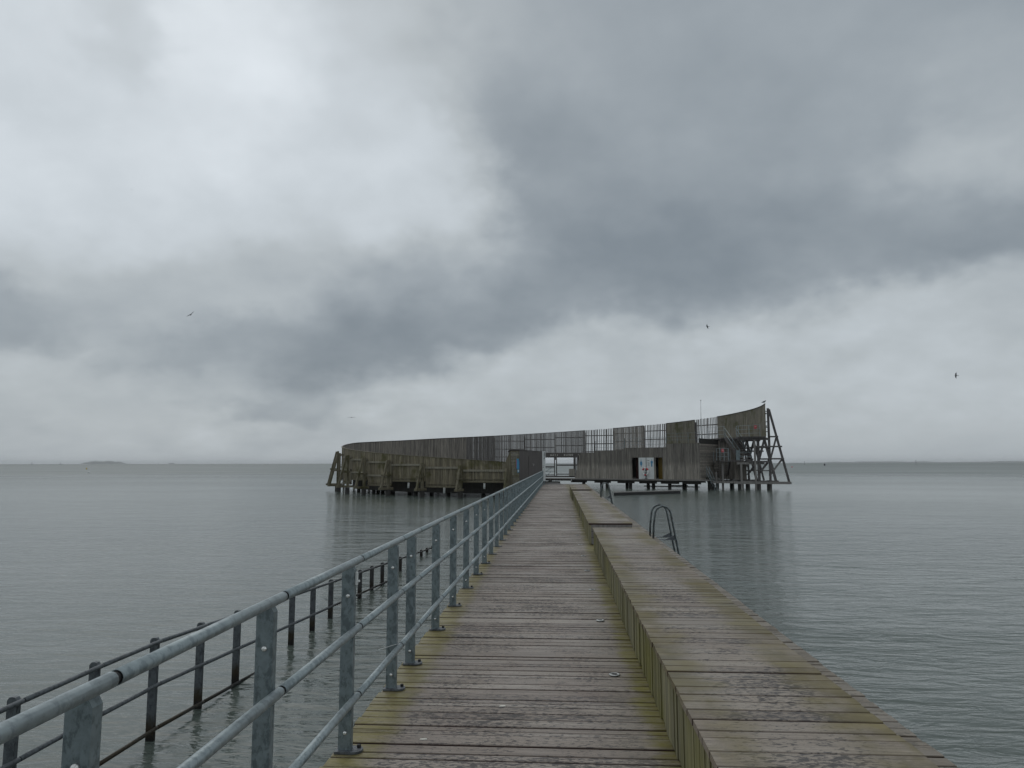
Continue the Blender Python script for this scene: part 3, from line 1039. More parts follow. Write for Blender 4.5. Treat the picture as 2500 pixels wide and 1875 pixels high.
for s0, s1, zt in ((7.4, 13.2, .22), (10.2, 12.0, .34)):
    obj('crossbeam', MB().beam(wp(s0, -1.2, zt), wp(s1, -1.2, zt), .08, .10), 'pile', pav)
for px_, py_ in ((-.9, 77.6), (-6, 79.4)):
    obj('pile', MB().lathe([(.17, -1.3), (.17, .8)], (px_, py_, 0), 12), 'pile', pav, True)
obj('crossbeam', MB().beam((-1.6, 77.6, .52), (.1, 77.3, .52), .3, .2), 'pile', pav)
obj('brace', MB().beam((-2.6, 77.8, .15), (-1.0, 77.6, .62), .14, .14), 'pile', pav)
# drain pipes hanging under the front
for ph_, rr_, zt in ((32.5, 20.0, 1.05), (22.4, 20.1, .72), (13.0, 20.1, 1.08)):
    obj('drain_pipe', MB().lathe([(.085, zt - .42), (.075, zt)], pol(ph_, rr_, 0), 12), 'white', pav, True)

# back opening: lintel with lettering, posts and bars against the sea
for q0 in (168, 178, 188):
    lb = MB()
    ring_board(lb, q0, q0 + 10, 19.86, 19.94, 3.27, 3.86, rnd())
    obj('lintel', lb, 'house', pav)
letters = [(-1.05, .9), (-.93, .8), (-.83, .8), (-.66, 1), (-.44, 1), (-.16, .9),
           (.70, .9), (.78, .9), (1.02, .9), (1.18, 1), (1.35, 1), (1.50, .9), (1.58, 1), (1.76, 1),
           (2.50, 1), (2.72, .8), (2.90, 1), (3.16, .9), (3.36, 1)]
lt = MB()
for k, (xl_, sc) in enumerate(letters):
    yb = CY + math.sqrt(19.74 ** 2 - (xl_ - CX) ** 2)
    lt.box(xl_ - .026, xl_ + .026, yb - .006, yb, 3.46, 3.46 + .22 * sc)
    if k % 3 != 2:
        lt.box(xl_ + .024, xl_ + .075, yb - .006, yb, 3.46 + .18 * sc, 3.46 + .22 * sc)
    if k % 2:
        lt.box(xl_ + .024, xl_ + .065, yb - .006, yb, 3.46 + .08 * sc, 3.46 + .11 * sc)
kind(obj('lettering', lt, 'scrap', pav), 'stuff', 'small pale letters on the lintel over the back opening')
for xb, w in ((-.53, .13), (-.28, .13), (1.98, .24), (-4.2, .2)):
    obj('opening_post', MB().box(xb - w / 2, xb + w / 2, 91.40, 91.52, .95, 3.28), 'dark_timber', pav)
for x0, x1, zc, hh in ((-.22, 2.4, 2.29, .17), (-.22, 2.4, 1.16, .12), (-2.6, -.58, 2.07, .18), (-2.6, -.58, 1.07, .10)):
    obj('opening_bar', MB().box(x0, x1, 91.36, 91.46, zc - hh / 2, zc + hh / 2), 'dark_timber', pav)
obj('opening_brace', MB().beam((-1.9, 90.9, 1.35), (-.9, 90.9, 1.95), .05, .06), 'galv', pav)
obj('opening_brace', MB().beam((-1.6, 90.9, .95), (-1.0, 90.9, 1.45), .05, .06), 'galv', pav)
for zc in (1.5, 1.9):
    obj('opening_bar', MB().box(-2.2, -.6, 90.86, 90.9, zc - .02, zc + .02), 'galv', pav)
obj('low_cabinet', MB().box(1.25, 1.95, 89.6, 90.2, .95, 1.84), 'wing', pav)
for k in range(4):
    obj('opening_slat', MB().box(2.12 + .16 * k, 2.22 + .16 * k, 91.1, 91.13, .95, 3.27, rnd()), 'slat', pav)

# ------------------------------------------------------------------ the changing wing
wing = empty('changing_wing', wp(WL / 2, -2, DECK), pav)


def wing_boards(s0, s1, z0, z1, slant=0.0, name='boards'):
    mb = MB()
    s_ = s0
    while s_ < s1 - .02:
        w = min(random.choice([.10, .12, .14]), s1 - s_)
        j = rr(-.004, .004)
        wbox(mb, s_, s_ + w - .006, -.03 + j, 0 + j, z0, z1, rnd())
        s_ += w
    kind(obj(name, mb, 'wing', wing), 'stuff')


def ztop_sec(z):
    return z


# leaning left end
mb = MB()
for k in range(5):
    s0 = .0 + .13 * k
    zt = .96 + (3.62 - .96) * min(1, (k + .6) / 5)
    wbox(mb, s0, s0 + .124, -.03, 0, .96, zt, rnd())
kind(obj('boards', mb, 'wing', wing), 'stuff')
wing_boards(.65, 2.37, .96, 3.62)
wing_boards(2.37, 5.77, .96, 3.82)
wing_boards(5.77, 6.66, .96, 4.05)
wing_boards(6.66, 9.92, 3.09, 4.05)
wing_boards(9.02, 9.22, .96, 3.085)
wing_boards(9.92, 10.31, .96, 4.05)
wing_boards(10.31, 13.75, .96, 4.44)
# terraced roof
for s0, s1, zt in ((.5, 2.37, 3.60), (2.372, 5.77, 3.80), (5.772, 10.31, 4.03), (10.312, 13.72, 4.42)):
    mb = MB()
    wbox(mb, s0, s1, -4.2, -.034, zt - .18, zt)
    obj('roof_step', mb, 'dark_timber', wing)
    mb = MB()
    wbox(mb, s0, s1, -.12, .014, zt + .0205, zt + .05)
    obj('roof_edge', mb, 'mossy' if s0 > 10 else 'wing', wing)
mb = MB()
wbox(mb, .3, 13.6, -4.2, -4.1, .96, 3.4)
wbox(mb, .3, .4, -4.09, -.04, .96, 3.4)
obj('back_wall', mb, 'dark_timber', wing)
# doors and white panels
mb = MB()
wbox(mb, 6.66, 7.37, -1.0, -.92, .96, 3.085)
wbox(mb, 7.375, 7.40, -.90, -.04, .96, 3.085)
obj('door', mb, 'maroon', wing)['label'] = 'open doorway with a dark red back'
mb = MB()
wbox(mb, 9.225, 9.915, -.70, -.62, .96, 3.085)
obj('door', mb, 'ochre', wing)['label'] = 'ochre yellow door in a dark recess'
for s0, s1, sx in ((7.38, 8.17, 7.66), (8.23, 9.015, 8.80)):
    mb = MB()
    wbox(mb, s0, s1, -.03, .02, .97, 3.08)
    pn = obj('white_panel', mb, 'white', wing)
    fem = sx < 8
    mb = MB()

    def shape(prof, mb=mb):
        vs = []
        for sgn in (1, -1):
            for hw, zc in (prof if sgn == 1 else prof[::-1]):
                vs.append((sx + sgn * hw, zc))
        n = len(vs)
        P0 = [wp(a, .0205, b) for a, b in vs] + [wp(a, .027, b) for a, b in vs]
        mb.add(P0, [tuple(range(n)), tuple(range(2 * n - 1, n - 1, -1))] + [(i, n + i, n + (i + 1) % n, (i + 1) % n) for i in range(n)])
    if fem:
        shape([(.03, 2.88), (.05, 2.83), (.03, 2.78)])
        shape([(.05, 2.72), (.09, 2.68), (.12, 2.57), (.13, 2.48), (.10, 2.36), (.06, 2.30)])
        shape([(.05, 2.29), (.045, 2.18)])
    else:
        shape([(.03, 2.88), (.05, 2.83), (.03, 2.78)])
        shape([(.10, 2.74), (.12, 2.68), (.12, 2.52), (.085, 2.50)])
        shape([(.08, 2.495), (.07, 2.34), (.06, 2.18)])
    obj('figure', mb, 'blue', pn)
    if not fem:
        mb = MB()
        wbox(mb, 8.32, 8.54, .021, .026, 2.79, 2.83)
        obj('lettering', mb, 'ink', pn)
        mb = MB()
        for k in range(4):
            wbox(mb, 8.36, 8.56 - .03 * (k % 2), .021, .024, 2.30 + .09 * k, 2.33 + .09 * k)
        obj('notice', mb, 'bird_grey', pn)
mb = MB()
wbox(mb, 8.175, 8.225, -.03, .03, 2.1, 3.08)
obj('panel_strip', mb, 'black', wing)
# end wall of horizontal boards
EW = (Vector((16.1, 74.0, 0)) - wp(13.75, 0, 0))
EWl = EW.length
EW.normalize()
EN = Vector((EW.y, -EW.x, 0))
ebase = wp(13.76, 0, 0)
zb = .97
while zb < 4.36:
    h_ = random.choice([.14, .15, .16])
    a_, b_ = ebase, ebase + EW * EWl
    o_ = EN * rr(-.004, .004)
    q = [a_ + o_, b_ + o_, b_ + o_ - EN * .03, a_ + o_ - EN * .03]
    obj('end_board', MB().hexa([(p.x, p.y, zb) for p in q] + [(p.x, p.y, min(zb + h_ - .012, 4.42)) for p in q], rnd()), 'inner', wing)
    zb += h_
q = [ebase - EN * .05, ebase + EW * (EWl + .6) - EN * .05, ebase + EW * (EWl + .6) - EN * .10, ebase - EN * .10]
obj('end_backing', MB().hexa([(p.x, p.y, .97) for p in q] + [(p.x, p.y, 4.9) for p in q]), 'pile', wing)
# terrace railing along the stepped roof
tr = empty('terrace_railing', wp(7, .0, 3.8), wing)
steps = [(2.4, 3.82), (5.75, 3.82), (5.8, 4.05), (10.28, 4.05), (10.33, 4.44), (13.7, 4.44)]
for (sa, za), (sb, zb_) in ((steps[0], steps[1]), (steps[2], steps[3]), (steps[4], steps[5])):
    for hh in (.35, .68, 1.0):
        obj('rail', MB().tube([wp(sa, -.15, za + hh), wp(sb, -.15, zb_ + hh)], .012, 8), 'galv', tr, True)
    k = sa
    while k <= sb + .01:
        obj('post', MB().beam(wp(k, -.15, za + .03), wp(k, -.15, za + 1.02), .035, .02), 'galv', tr)
        k += (sb - sa) / 3 - .001

# ------------------------------------------------------------------ diving tower at the high end of the screen
tower = empty('diving_tower', pol(272, 19, 0), pav)
pf = MB()
for q0, q1, ri in ((250, 256, 17.2), (256, 262, 17.2), (262, 268, 17.2), (268, 272, 19.1), (272, 278, 18.3)):
    ring_board(pf, q0, q1, ri, rad_at((q0 + q1) / 2) - .01, 4.93, 5.05, rnd())
obj('platform', pf, 'dark_timber', tower)
for q0, ri in ((250.5, 17.2), (256.5, 17.2), (267, 17.2), (277.2, 18.3)):
    obj('platform_beam', MB().beam(pol(q0, ri, 4.81), pol(q0, 21.2, 4.81), .16, .22), 'dark_timber', tower)
tan276 = Vector((-math.cos(R(276)), math.sin(R(276)), 0))


def tb(name, r0, z0, r1, z1, w, mat='dark_timber', phi=276.5, off=0.0, depth=None):
    o = Vector((-math.cos(R(phi)), math.sin(R(phi)), 0))
    obj(name, MB().beam(pol(phi, r0 + .2, z0) + o * off, pol(phi, r1 + .2, z1) + o * off, depth or w, w, o, rnd() * .5), mat, tower)


for phi, end in ((276.5, True), (265.5, False), (254.5, False)):
    dx = 0 if end else .0
    tb('post', 20.97, .0, 20.99, 7.76 if end else 7.3, .20, phi=phi)
    tb('outer_brace', 22.66, .72, 21.08, 7.66 if end else 7.2, .19, phi=phi, off=-.01)
    tb('base_beam', 17.6, .66, 22.80, .66, .24, 'pale_timber' if end else 'dark_timber', phi=phi, off=.23)
    tb('tie', 21.02, 5.03, 21.80, 5.03, .14, phi=phi, off=.14)
    tb('tie', 19.73, 4.09, 22.12, 4.09, .14, phi=phi, off=.14)
    tb('tie', 21.05, 2.93, 22.25, 2.93, .15, phi=phi, off=.14)
    tb('tie', 19.0, 2.66, 20.95, 2.66, .18, phi=phi, off=.16)
    tb('tie', 19.8, 1.80, 20.95, 1.80, .10, phi=phi, off=.14)
    tb('brace', 21.63, 4.92, 21.07, 3.0, .15, phi=phi, off=.02)
    tb('brace', 22.12, 2.88, 20.92, 1.31, .15, 'pale_timber' if end else 'dark_timber', phi=phi, off=-.2)
    tb('brace', 20.52, 4.70, 19.98, 2.9, .17, phi=phi, off=.02)
    tb('brace', 20.55, 4.70, 20.95, 2.95, .17, phi=phi, off=-.02)
    tb('brace', 21.0, 2.65, 21.42, .8, .15, phi=phi, off=.02)
    tb('brace', 20.82, 2.58, 19.84, 1.34, .16, phi=phi, off=-.16)
    tb('inner_post', 19.90, .0, 19.90, 4.72, .15, phi=phi)
    for r_ in (20.97, 19.90, 18.3):
        obj('pile', MB().lathe([(.15, -1.3), (.15, .9)], pol(phi, r_, 0), 12), 'pile', tower, True)
for phi in (270.5,):
    tb('tie', 18.7, 3.69, 20.9, 3.69, .13, phi=phi)
    tb('tie', 18.4, 1.79, 20.0, 1.79, .12, phi=phi)
    tb('brace', 18.95, 4.66, 19.22, 2.7, .15, phi=phi)
    tb('brace', 19.30, 2.5, 18.45, 1.70, .15, phi=phi)
    tb('brace', 19.33, 2.5, 19.46, .85, .13, phi=phi)
    tb('post', 18.62, .6, 18.62, 2.6, .16, phi=phi)
tb('column', 19.60, .0, 19.60, 4.72, .17, 'pale_timber', phi=277.5, off=-.1)
tb('column', 18.30, .0, 18.30, 2.6, .17, 'pale_timber', phi=277.5, off=-.1)
# short ties from the end board to the post
for zt in (7.45, 6.45, 5.9, 5.5):
    tb('spacer', 20.6, zt, 20.95, zt, .07, phi=277.2)

# boarded store room under the platform
sr = MB()
s_ = 0
pA, pB = Vector((16.15, 74.0, 0)), Vector((18.5, 73.5, 0))
n_ = 20
for k in range(n_):
    a_, b_ = pA.lerp(pB, k / n_), pA.lerp(pB, (k + .94) / n_)
    sr.hexa([(a_.x, a_.y, .9), (b_.x, b_.y, .9), (b_.x, b_.y + .03, .9), (a_.x, a_.y + .03, .9), (a_.x, a_.y, 4.8), (b_.x, b_.y, 4.8), (b_.x, b_.y + .03, 4.8), (a_.x, a_.y + .03, 4.8)], rnd())
kind(obj('boards', sr, 'inner', tower), 'stuff')
sr = MB()
pA, pB = Vector((17.25, 72.3, 0)), Vector((18.35, 72.0, 0))
for k in range(10):
    a_, b_ = pA.lerp(pB, k / 10), pA.lerp(pB, (k + .94) / 10)
    sr.hexa([(a_.x, a_.y, .9), (b_.x, b_.y, .9), (b_.x, b_.y + .03, .9), (a_.x, a_.y + .03, .9), (a_.x, a_.y, 2.6), (b_.x, b_.y, 2.6), (b_.x, b_.y + .03, 2.6), (a_.x, a_.y + .03, 2.6)], rnd())
kind(obj('boards', sr, 'inner', tower), 'stuff')
obj('lower_floor', MB().prism([(14.6, 70.6), (18.6, 70.1), (19.0, 73.6), (15.4, 74.2)], .60, .78), 'pale_timber', tower)
obj('column', MB().beam((15.80, 71.0, -.9), (15.80, 71.0, 2.66), .17, .17, (1, 0, 0)), 'pale_timber', tower)
obj('column', MB().beam((15.25, 71.3, -.9), (15.25, 71.3, 1.7), .14, .14, (1, 0, 0)), 'pale_timber', tower)
# landing and stairs
obj('landing', MB().box(15.42, 18.55, 70.3, 71.9, 2.68, 2.77), 'dark_timber', tower)
obj('landing_beam', MB().box(17.0, 19.6, 70.25, 70.38, 2.40, 2.60), 'pale_timber', tower)


def stair(name, p0, p1, width, n, side, mat='dark_timber', tmat=None):
    st = empty(name, p0, tower)
    p0, p1, side = Vector(p0), Vector(p1), Vector(side).normalized()
    run = (p1 - p0)
    flat = Vector((run.x, run.y, 0)).normalized()
    for k in range(n):
        c = p0 + run * ((k + .5) / n)
        a_ = side * width / 2
        b_ = flat * .14
        q = [c - a_ - b_, c + a_ - b_, c + a_ + b_, c - a_ + b_]
        obj('tread', MB().hexa([(p.x, p.y, p.z - .05) for p in q] + [tuple(p) for p in q], rnd() * .4), tmat or mat, st)
    for sg in (-1, 1):
        o_ = side * sg * (width / 2 + .04)
        obj('stringer', MB().beam(p0 + o_ - Vector((0, 0, .06)), p1 + o_ - Vector((0, 0, .06)), .06, .26, side), mat, st)
        for hh in (.42, .95):
            obj('handrail', MB().tube([p0 + o_ + Vector((0, 0, hh)), p1 + o_ + Vector((0, 0, hh))], .018, 8), 'rail', st, True)
        for t in (.05, .5, .95):
            b0 = p0.lerp(p1, t) + o_
            obj('baluster', MB().beam(b0, b0 + Vector((0, 0, .95)), .04, .04, side), 'galv', st)
    return st


stair('stair', (18.0, 70.6, 2.77), (17.15, 73.0, 5.04), 1.15, 11, (1, .33, 0), 'dark_timber', 'pale_timber')
stair('stair', (16.2, 74.6, .95), (16.0, 71.9, 2.72), 1.5, 9, (1, 0, 0), 'dark_timber', 'pale_timber')
st = stair('stair', (14.3, 70.6, 1.25), (15.0, 70.2, -.5), .8, 5, (.5, 1, 0), 'pile')
# landing rail and platform rail
lr = empty('landing_railing', (15.5, 70.4, 2.77), tower)
for zc in (3.13, 3.53, 3.94):
    obj('rail', MB().tube([(15.45, 71.8, zc), (15.47, 70.4, zc), (16.25, 70.36, zc)], .020, 8), 'rail', lr, True)
for (xq, yq) in ((15.47, 70.4), (16.25, 70.36), (15.45, 71.8), (15.85, 70.38)):
    obj('post', MB().beam((xq, yq, 2.77), (xq, yq, 3.96), .05, .05, (1, 0, 0)), 'rail', lr)
for zc in (3.15, 3.55):
    obj('rail', MB().tube([(17.2, 70.35, zc), (18.5, 70.35, zc)], .018, 8), 'rail', lr, True)
obj('kick_panel', MB().box(17.0, 17.35, 70.42, 70.45, 2.8, 3.75), 'galv', lr)
pr_ = empty('platform_railing', pol(268, 16.7, 5.05), tower)
for zc in (5.40, 5.80, 6.18):
    obj('rail', MB().tube([(15.6, 76.4, zc), (16.2, 74.3, zc), (16.55, 73.1, zc)], .016, 8), 'rail', pr_, True)
    obj('rail', MB().tube([(17.72, 72.9, zc), (17.75, 72.2, zc), (19.25, 70.15, zc)], .016, 8), 'rail', pr_, True)
for (xq, yq) in ((15.6, 76.4), (16.2, 74.3), (16.55, 73.1), (17.72, 72.9), (17.75, 72.2), (18.5, 71.18), (19.25, 70.15)):
    obj('post', MB().beam((xq, yq, 5.0), (xq, yq, 6.2), .04, .04, (1, 0, 0)), 'rail', pr_)

# ------------------------------------------------------------------ entrance house left of the pier head
house = empty('entrance_house', (-2.3, 56, DECK), pav)
HA, HB, HC = Vector((-3.45, 52.3, 0)), Vector((-2.85, 52.3, 0)), Vector((-1.36, 60.7, 0))
hs = MB()
n_ = 60
for k in range(n_):
    a_, b_ = HB.lerp(HC, k / n_), HB.lerp(HC, (k + .95) / n_)
    hs.hexa([(a_.x, a_.y, .96), (b_.x, b_.y, .96), (b_.x - .03, b_.y, .96), (a_.x - .03, a_.y, .96), (a_.x, a_.y, 3.48), (b_.x, b_.y, 3.48), (b_.x - .03, b_.y, 3.48), (a_.x - .03, a_.y, 3.48)], rnd())
kind(obj('boards', hs, 'house', house), 'stuff')
zb = .4
k = 0
while zb < 3.46:
    h_ = .118
    lean = -.075 * (zb - 3.46)
    obj('end_board', MB().box(-3.50 + lean * .9, -2.86, 52.27 + rr(-.008, .008), 52.31, zb, zb + h_ - .012, rnd()), 'timber' if k % 5 == 0 else 'tower_wall', house)
    zb += h_
    k += 1
obj('side_wing', MB().hexa([(-3.62, 52.40, .3), (-3.30, 52.36, .3), (-3.32, 52.6, .3), (-3.64, 52.6, .3), (-4.02, 52.40, 2.3), (-3.50, 52.36, 3.50), (-3.5, 52.6, 3.50), (-4.0, 52.6, 2.3)]), 'timber', house)
obj('roof', MB().prism([(-3.55, 52.2), (-2.82, 52.2), (-1.34, 60.75), (-4.3, 60.75)], 3.484, 3.53), 'house', house)
dd = MB()
def hw(t, out, z):
    p = HB.lerp(HC, t)
    nn = Vector((HC.y - HB.y, -(HC.x - HB.x), 0)).normalized()
    p = p + nn * out
    return (p.x, p.y, z)
obj('door', MB().hexa([hw(.36, .004, 1.0), hw(.36, .03, 1.0), hw(.72, .03, 1.0), hw(.72, .004, 1.0), hw(.36, .004, 3.1), hw(.36, .03, 3.1), hw(.72, .03, 3.1), hw(.72, .004, 3.1)]), 'house', house)
obj('door_handle', MB().hexa([hw(.52, .031, 2.35), hw(.52, .07, 2.35), hw(.545, .07, 2.35), hw(.545, .031, 2.35), hw(.52, .031, 2.55), hw(.52, .07, 2.55), hw(.545, .07, 2.55), hw(.545, .031, 2.55)]), 'bolt', house)

# ------------------------------------------------------------------ signs and small things on the bathing house
sg = tag(empty('sign_post', (-1.1, 54.2, DECK)), 'tall narrow white sign post at the end of the pier railing', 'sign')
up_ = obj('upper_board', MB().box(-1.23, -.995, 54.18, 54.22, 2.03, 3.43), 'white', sg)
obj('lower_board', MB().box(-1.165, -1.0, 54.182, 54.222, 1.22, 1.99), 'white', sg)
obj('leg', MB().box(-1.11, -1.04, 54.19, 54.21, DECK, 1.218), 'galv', sg)
mk = MB()
for (xa, xb, za, zb_) in ((-1.11, -1.06, 3.05, 3.36), (-1.13, -1.05, 2.86, 2.92), (-1.09, -1.04, 2.95, 3.02), (-1.12, -1.07, 2.76, 2.80), (-1.10, -1.06, 2.52, 2.54),
                          (-1.20, -1.16, 2.36, 2.38), (-1.14, -1.09, 2.34, 2.37), (-1.21, -1.12, 2.22, 2.25), (-1.13, -1.10, 2.24, 2.27)):
    mk.box(xa, xb, 54.174, 54.1795, za, zb_)
obj('print', mk, 'ink', up_)
bl = tag(empty('rescue_sign', (-2.97, 52.24, 2.3)), 'blue notice with a red and white edge on the entrance house end wall', 'sign')
obj('board', MB().box(-3.06, -2.88, 52.235, 52.255, 2.13, 2.87), 'blue', bl)
obj('edge', MB().box(-3.09, -3.062, 52.237, 52.253, 2.20, 2.78), 'red', bl)
obj('right_strip', MB().box(-2.878, -2.845, 52.237, 52.253, 2.15, 2.70), 'blue_dark', bl)  # darker blue strip along the right side of the board
b2 = tag(empty('lower_notice', (-2.93, 52.24, 2.0)), 'smaller pale blue notice hanging below the blue rescue notice', 'sign')
obj('board', MB().box(-3.00, -2.86, 52.235, 52.253, 1.87, 2.10), 'blue', b2)
obj('strip', MB().box(-2.97, -2.89, 52.229, 52.2345, 1.93, 2.06), 'white', b2)
for (p, w, lab) in (((15.72, 70.33, 3.72), .24, 'small red warning sign on the lower landing railing'),
                    ((18.95, 70.52, 5.97), .26, 'small red warning sign on the top platform railing of the diving tower')):
    e = tag(empty('warning_sign', p), lab, 'sign', 'red warning signs on the diving tower')
    obj('board', MB().box(p[0] - w / 2, p[0] + w / 2, p[1] - .02, p[1], p[2] - .17, p[2] + .17), 'pale_red', e)
    obj('print', MB().box(p[0] - w / 3, p[0] + w / 3, p[1] - .026, p[1] - .021, p[2] + .03, p[2] + .06), 'white', e)

# lifebuoy on its stand in front of the white panels
LS, LN, LZ = 8.20, .25, 1.70
ls = tag(empty('lifebuoy_stand', wp(LS, LN, .945)), 'thin dark stand holding the lifebuoy before the white panels', 'stand')
obj('pole', MB().beam(wp(LS, LN - .08, .945), wp(LS, LN - .08, 2.16), .05, .05, U), 'black', ls)
obj('foot', MB().beam(wp(LS - .12, LN - .08, .975), wp(LS + .12, LN - .08, .975), .12, .06), 'black', ls)
lb = tag(empty('lifebuoy', wp(LS, LN, LZ)), 'red and white lifebuoy ring on its stand by the toilets', 'lifebuoy')
for k in range(8):
    mb = MB()
    pts = []
    for j in range(6):
        t = R(45 * k + 22.5 + 45 * j / 5)
        pts.append(wp(LS + .30 * math.cos(t), LN, LZ + .34 * math.sin(t)))
    mb.tube(pts, .075, 10)
    obj('ring_segment', mb, 'red' if k in (0, 2, 5) or k == 4 and False else 'buoy_white', lb, True)
obj('rope', MB().tube([wp(LS - .26, LN + .07, LZ + .02), wp(LS, LN + .09, LZ + .06), wp(LS + .26, LN + .07, LZ - .08)], .02, 6), 'buoy_white', lb, True)

fp = tag(empty('flagpole', (14.02, 71.6, 4.44)), 'slim bare white flagpole rising above the screen wall', 'flagpole')
obj('pole', MB().tube([(14.02, 71.6, 4.43), (14.02, 71.6, 7.0), (14.04, 71.6, 8.66)], [.035, .03, .02], 10), 'white', fp, True)
obj('finial', MB().lathe([(.02, 8.66), (.09, 8.68), (.07, 8.72), (.02, 8.75)], (14.04, 71.6, 0), 10), 'white', fp, True)

rf = tag(empty('swimming_raft', (7.4, 60.2, 0)), 'low dark swimming raft afloat beside the pier', 'raft')
P_ = [(4.28, 57.3), (10.15, 61.4), (10.25, 62.7), (4.52, 58.8)]
obj('hull', MB().prism(P_, -.15, .20), 'raft_side', rf)
n_ = 22
for k in range(n_):
    a0, a1 = k / n_, (k + .93) / n_
    f_ = lambda p, q, t: (p[0] + (q[0] - p[0]) * t, p[1] + (q[1] - p[1]) * t)
    quad = [f_(P_[0], P_[3], a0), f_(P_[1], P_[2], a0), f_(P_[1], P_[2], a1), f_(P_[0], P_[3], a1)]
    obj('deck_board', MB().prism(quad, .204, .245, rnd()), 'raft_top', rf)

# ------------------------------------------------------------------ birds
def flying_bird(loc, span, heading, bank, pitch_, flap, mat, label, group='birds in the air'):
    e = empty('bird', loc)
    tag(e, label, 'bird', group)
    Rm = Matrix.Rotation(R(heading), 4, 'Z') @ Matrix.Rotation(R(pitch_), 4, 'X') @ Matrix.Rotation(R(bank), 4, 'Y')
    L = span * .46
    body = MB().tube([(0, -.50 * L, 0), (0, -.42 * L, .01 * L), (0, -.15 * L, .02 * L), (0, .15 * L, .01 * L), (0, .34 * L, .02 * L), (0, .44 * L, .02 * L), (0, .52 * L, .0)],
                     [.012 * L, .05 * L, .105 * L, .105 * L, .065 * L, .06 * L, .010 * L], 10)
    tail = MB().hexa([(-.05 * L, -.42 * L, 0), (.05 * L, -.42 * L, 0), (.11 * L, -.72 * L, 0), (-.11 * L, -.72 * L, 0),
                      (-.05 * L, -.42 * L, .02 * L), (.05 * L, -.42 * L, .02 * L), (.11 * L, -.72 * L, .012 * L), (-.11 * L, -.72 * L, .012 * L)])
    parts = [('body', body), ('tail', tail)]
    for sg_ in (-1, 1):
        wg = MB()
        st = [(0.0, .16, -.14, 0.0), (.22, .20, -.10, .5), (.36, .12, -.08, .8), (.5, -.10, -.14, 1.0)]
        vs = []
        for (u, f_, b_, k_) in st:
            zz_ = math.sin(R(flap)) * u * span + (-.04 * span * k_ * k_)
            for (yy_, dz) in ((f_ * span * .6, 0), (b_ * span * .6, 0), (b_ * span * .6, .012 * span), (f_ * span * .6, .018 * span)):
                vs.append((sg_ * u * span * math.cos(R(flap)), yy_, zz_ + dz))
        fs = [(0, 1, 2, 3), (12, 15, 14, 13)]
        for i in range(3):
            for k in range(4):
                fs.append((i * 4 + k, (i + 1) * 4 + k, (i + 1) * 4 + (k + 1) % 4, i * 4 + (k + 1) % 4))
        wg.add(vs, fs)
        parts.append(('wing', wg))
    for nm, mb in parts:
        mb.v = [tuple(Rm @ Vector(p) + Vector(loc)) for p in mb.v]
        obj(nm, mb, mat, e, nm == 'body')
    return e


flying_bird((-18.75, 35.0, 10.15), .48, 20, -40, 35, 14, 'bird_dark', 'dark swallow with bent wings low in the left sky')
flying_bird((11.15, 53.5, 12.65), .48, 60, 38, 5, 6, 'bird_grey', 'slim grey gull gliding above the curved screen wall')
flying_bird((25.0, 46.5, 8.0), .44, 75, -70, 10, 4, 'bird_dark', 'dark bird banking alone in the right sky')
flying_bird((-16.25, 55.5, 6.15), .62, 5, 0, 0, 4, 'bird_dark', 'dark bird seen edge on above the left end of the bathing house')
flying_bird((-20.3, 56.5, 5.45), .20, 30, 10, 0, 10, 'bird_grey', 'faint small bird lowest and leftmost of those near the bathing house')
flying_bird((-11.2, 57.0, 7.45), .22, -20, -15, 0, 10, 'bird_grey', 'faint small bird high above the middle of the screen wall')
flying_bird((-23.9, 37.5, 17.9), .20, 10, 30, 0, 10, 'bird_grey', 'faintest bird high in the bright left sky')
flying_bird((-21.6, 66.0, 1.75), .42, 40, 35, 10, 20, 'bird_white', 'white gull flying low over the sea left of the bathing house')

# gull standing on the top corner of the screen
gp = pol(277.4, rad_at(277.4), 8.19)
gl = tag(empty('gull', gp), 'grey backed gull perched on the highest corner of the screen wall', 'bird')
def gtr(mb):
    mb.v = [(gp.x - .05 + a * .8, gp.y + b * .8, gp.z + c_ * .8) for a, b, c_ in mb.v]
    return mb
obj('body', gtr(MB().tube([(-.30, 0, .13), (-.20, 0, .15), (-.08, 0, .19), (.04, 0, .23), (.12, 0, .27), (.17, 0, .33), (.21, 0, .355), (.25, 0, .345)], [.015, .05, .085, .10, .085, .055, .05, .012], 12)), 'bird_grey', gl, True)
obj('breast', gtr(MB().tube([(-.04, 0, .165), (.04, 0, .195), (.11, 0, .235), (.155, 0, .29)], [.03, .08, .078, .04], 12)), 'bird_white', gl, True)
obj('bill', gtr(MB().tube([(.245, 0, .345), (.31, 0, .33)], [.012, .004], 8)), 'bill', gl, True)
for s_ in (-.025, .025):
    obj('leg', gtr(MB().tube([(.02, s_, .0), (.02, s_, .15)], .008, 6)), 'bill', gl)

# ------------------------------------------------------------------ buoys and marks out at sea
def buoy(x, y, h, r_, mat, label, name='buoy', group=None):
    e = tag(empty(name, (x, y, 0)), label, 'buoy', group)
    obj('float', MB().lathe([(r_ * .5, -.2), (r_, 0), (r_, h * .35), (r_ * .45, h * .6)], (x, y, 0), 12), mat, e, True)
    obj('staff', MB().lathe([(r_ * .16, h * .6), (r_ * .16, h)], (x, y, 0), 8), mat, e, True)
    return e


def at_az(azd, dist):
    return dist * math.sin(R(azd)), dist * math.cos(R(azd))


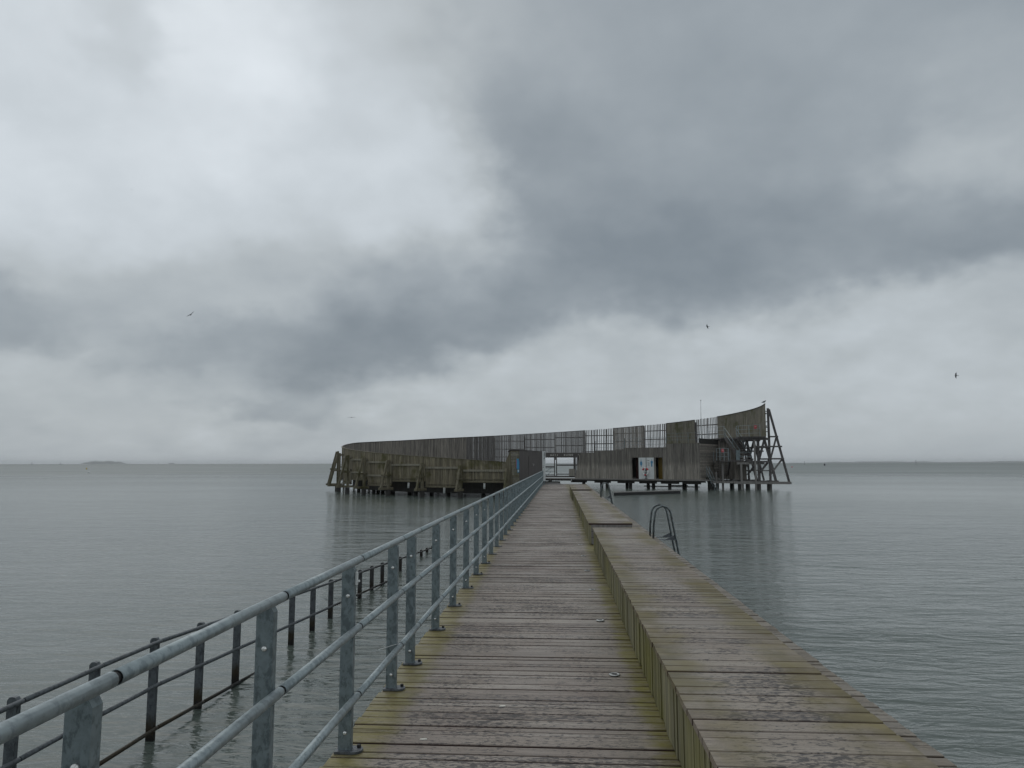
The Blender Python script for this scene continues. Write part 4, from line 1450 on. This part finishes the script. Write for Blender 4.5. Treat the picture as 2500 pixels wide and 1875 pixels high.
buoy(*at_az(-34.23, 380), 1.0, .3, 'yellow', 'yellow buoy under the wooded island')
buoy(*at_az(-34.08, 235), .7, .35, 'white', 'small white buoy nearer than the yellow one')
buoy(*at_az(17.5, 430), .7, .4, 'red', 'tiny red buoy just right of the diving tower')
for azd, dist, h, lab in ((18.37, 1000, 4.2, 'thin channel marker nearest the diving tower on the horizon'), (25.55, 900, 5.0, 'tall thin channel marker before the right coast')):
    xx, yy_ = at_az(azd, dist)
    e = tag(empty('channel_marker', (xx, yy_, 0)), lab, 'sea mark', 'channel markers off the coast')
    obj('pole', MB().lathe([(.2, -.5), (.16, h)], (xx, yy_, 0), 8), 'bird_dark', e)
    obj('topmark', MB().lathe([(.3, h - .2), (.08, h + .5)], (xx, yy_, 0), 8), 'bird_dark', e)
xx, yy_ = at_az(19.72, 700)
e = tag(empty('dark_buoy', (xx, yy_, 0)), 'stubby dark buoy with a pale waterline before the right coast', 'buoy')
obj('float', MB().lathe([(.5, -.3), (.65, .4), (.6, 1.3), (.25, 1.8)], (xx, yy_, 0), 12), 'bird_dark', e, True)
for azd, dist, h, lab in ((-37.35, 3300, 11, 'far sailing boat nearest the left edge of the horizon'), (-35.75, 3100, 8, 'far sailing boat close to the wooded island')):
    xx, yy_ = at_az(azd, dist)
    e = tag(empty('sailing_boat', (xx, yy_, 0)), lab, 'boat', 'sailing boats on the left horizon')
    obj('hull', MB().hexa([(xx - 4, yy_ - 1, 0), (xx + 3.6, yy_ - 1, 0), (xx + 3.6, yy_ + 1, 0), (xx - 4, yy_ + 1, 0), (xx - 4.6, yy_ - 1.3, 1.3), (xx + 5, yy_ - .3, 1.5), (xx + 5, yy_ + .3, 1.5), (xx - 4.6, yy_ + 1.3, 1.3)]), 'bird_grey', e)
    obj('mast', MB().lathe([(.14, 1.2), (.08, h)], (xx, yy_, 0), 8), 'bird_grey', e)
    obj('sail', MB().add([(xx - 3, yy_ - .06, 2.2), (xx - .2, yy_ - .06, 2.2), (xx - .2, yy_ - .06, h - .5), (xx - 3, yy_ + .06, 2.2), (xx - .2, yy_ + .06, 2.2), (xx - .2, yy_ + .06, h - .5)],
                         [(0, 1, 2), (5, 4, 3), (0, 3, 4, 1), (1, 4, 5, 2), (2, 5, 3, 0)]), 'bird_grey', e)

# ------------------------------------------------------------------ damp air
hzm = bpy.data.materials.new('damp_air')
hzm.use_nodes = True
hg = G(hzm.node_tree)
pv = hg.n('ShaderNodeVolumePrincipled')
pv.inputs['Color'].default_value = (.96, .98, 1.0, 1)
pv.inputs['Density'].default_value = 0.00010
pv.inputs['Anisotropy'].default_value = 0.0
ho = hg.n('ShaderNodeOutputMaterial')
hg.t.links.new(pv.outputs[0], ho.inputs['Volume'])
kind(obj('haze', MB().box(-12000, 12000, -11500, 12000, -3.5, 32), hzm), 'stuff', 'thin damp haze over the sea')
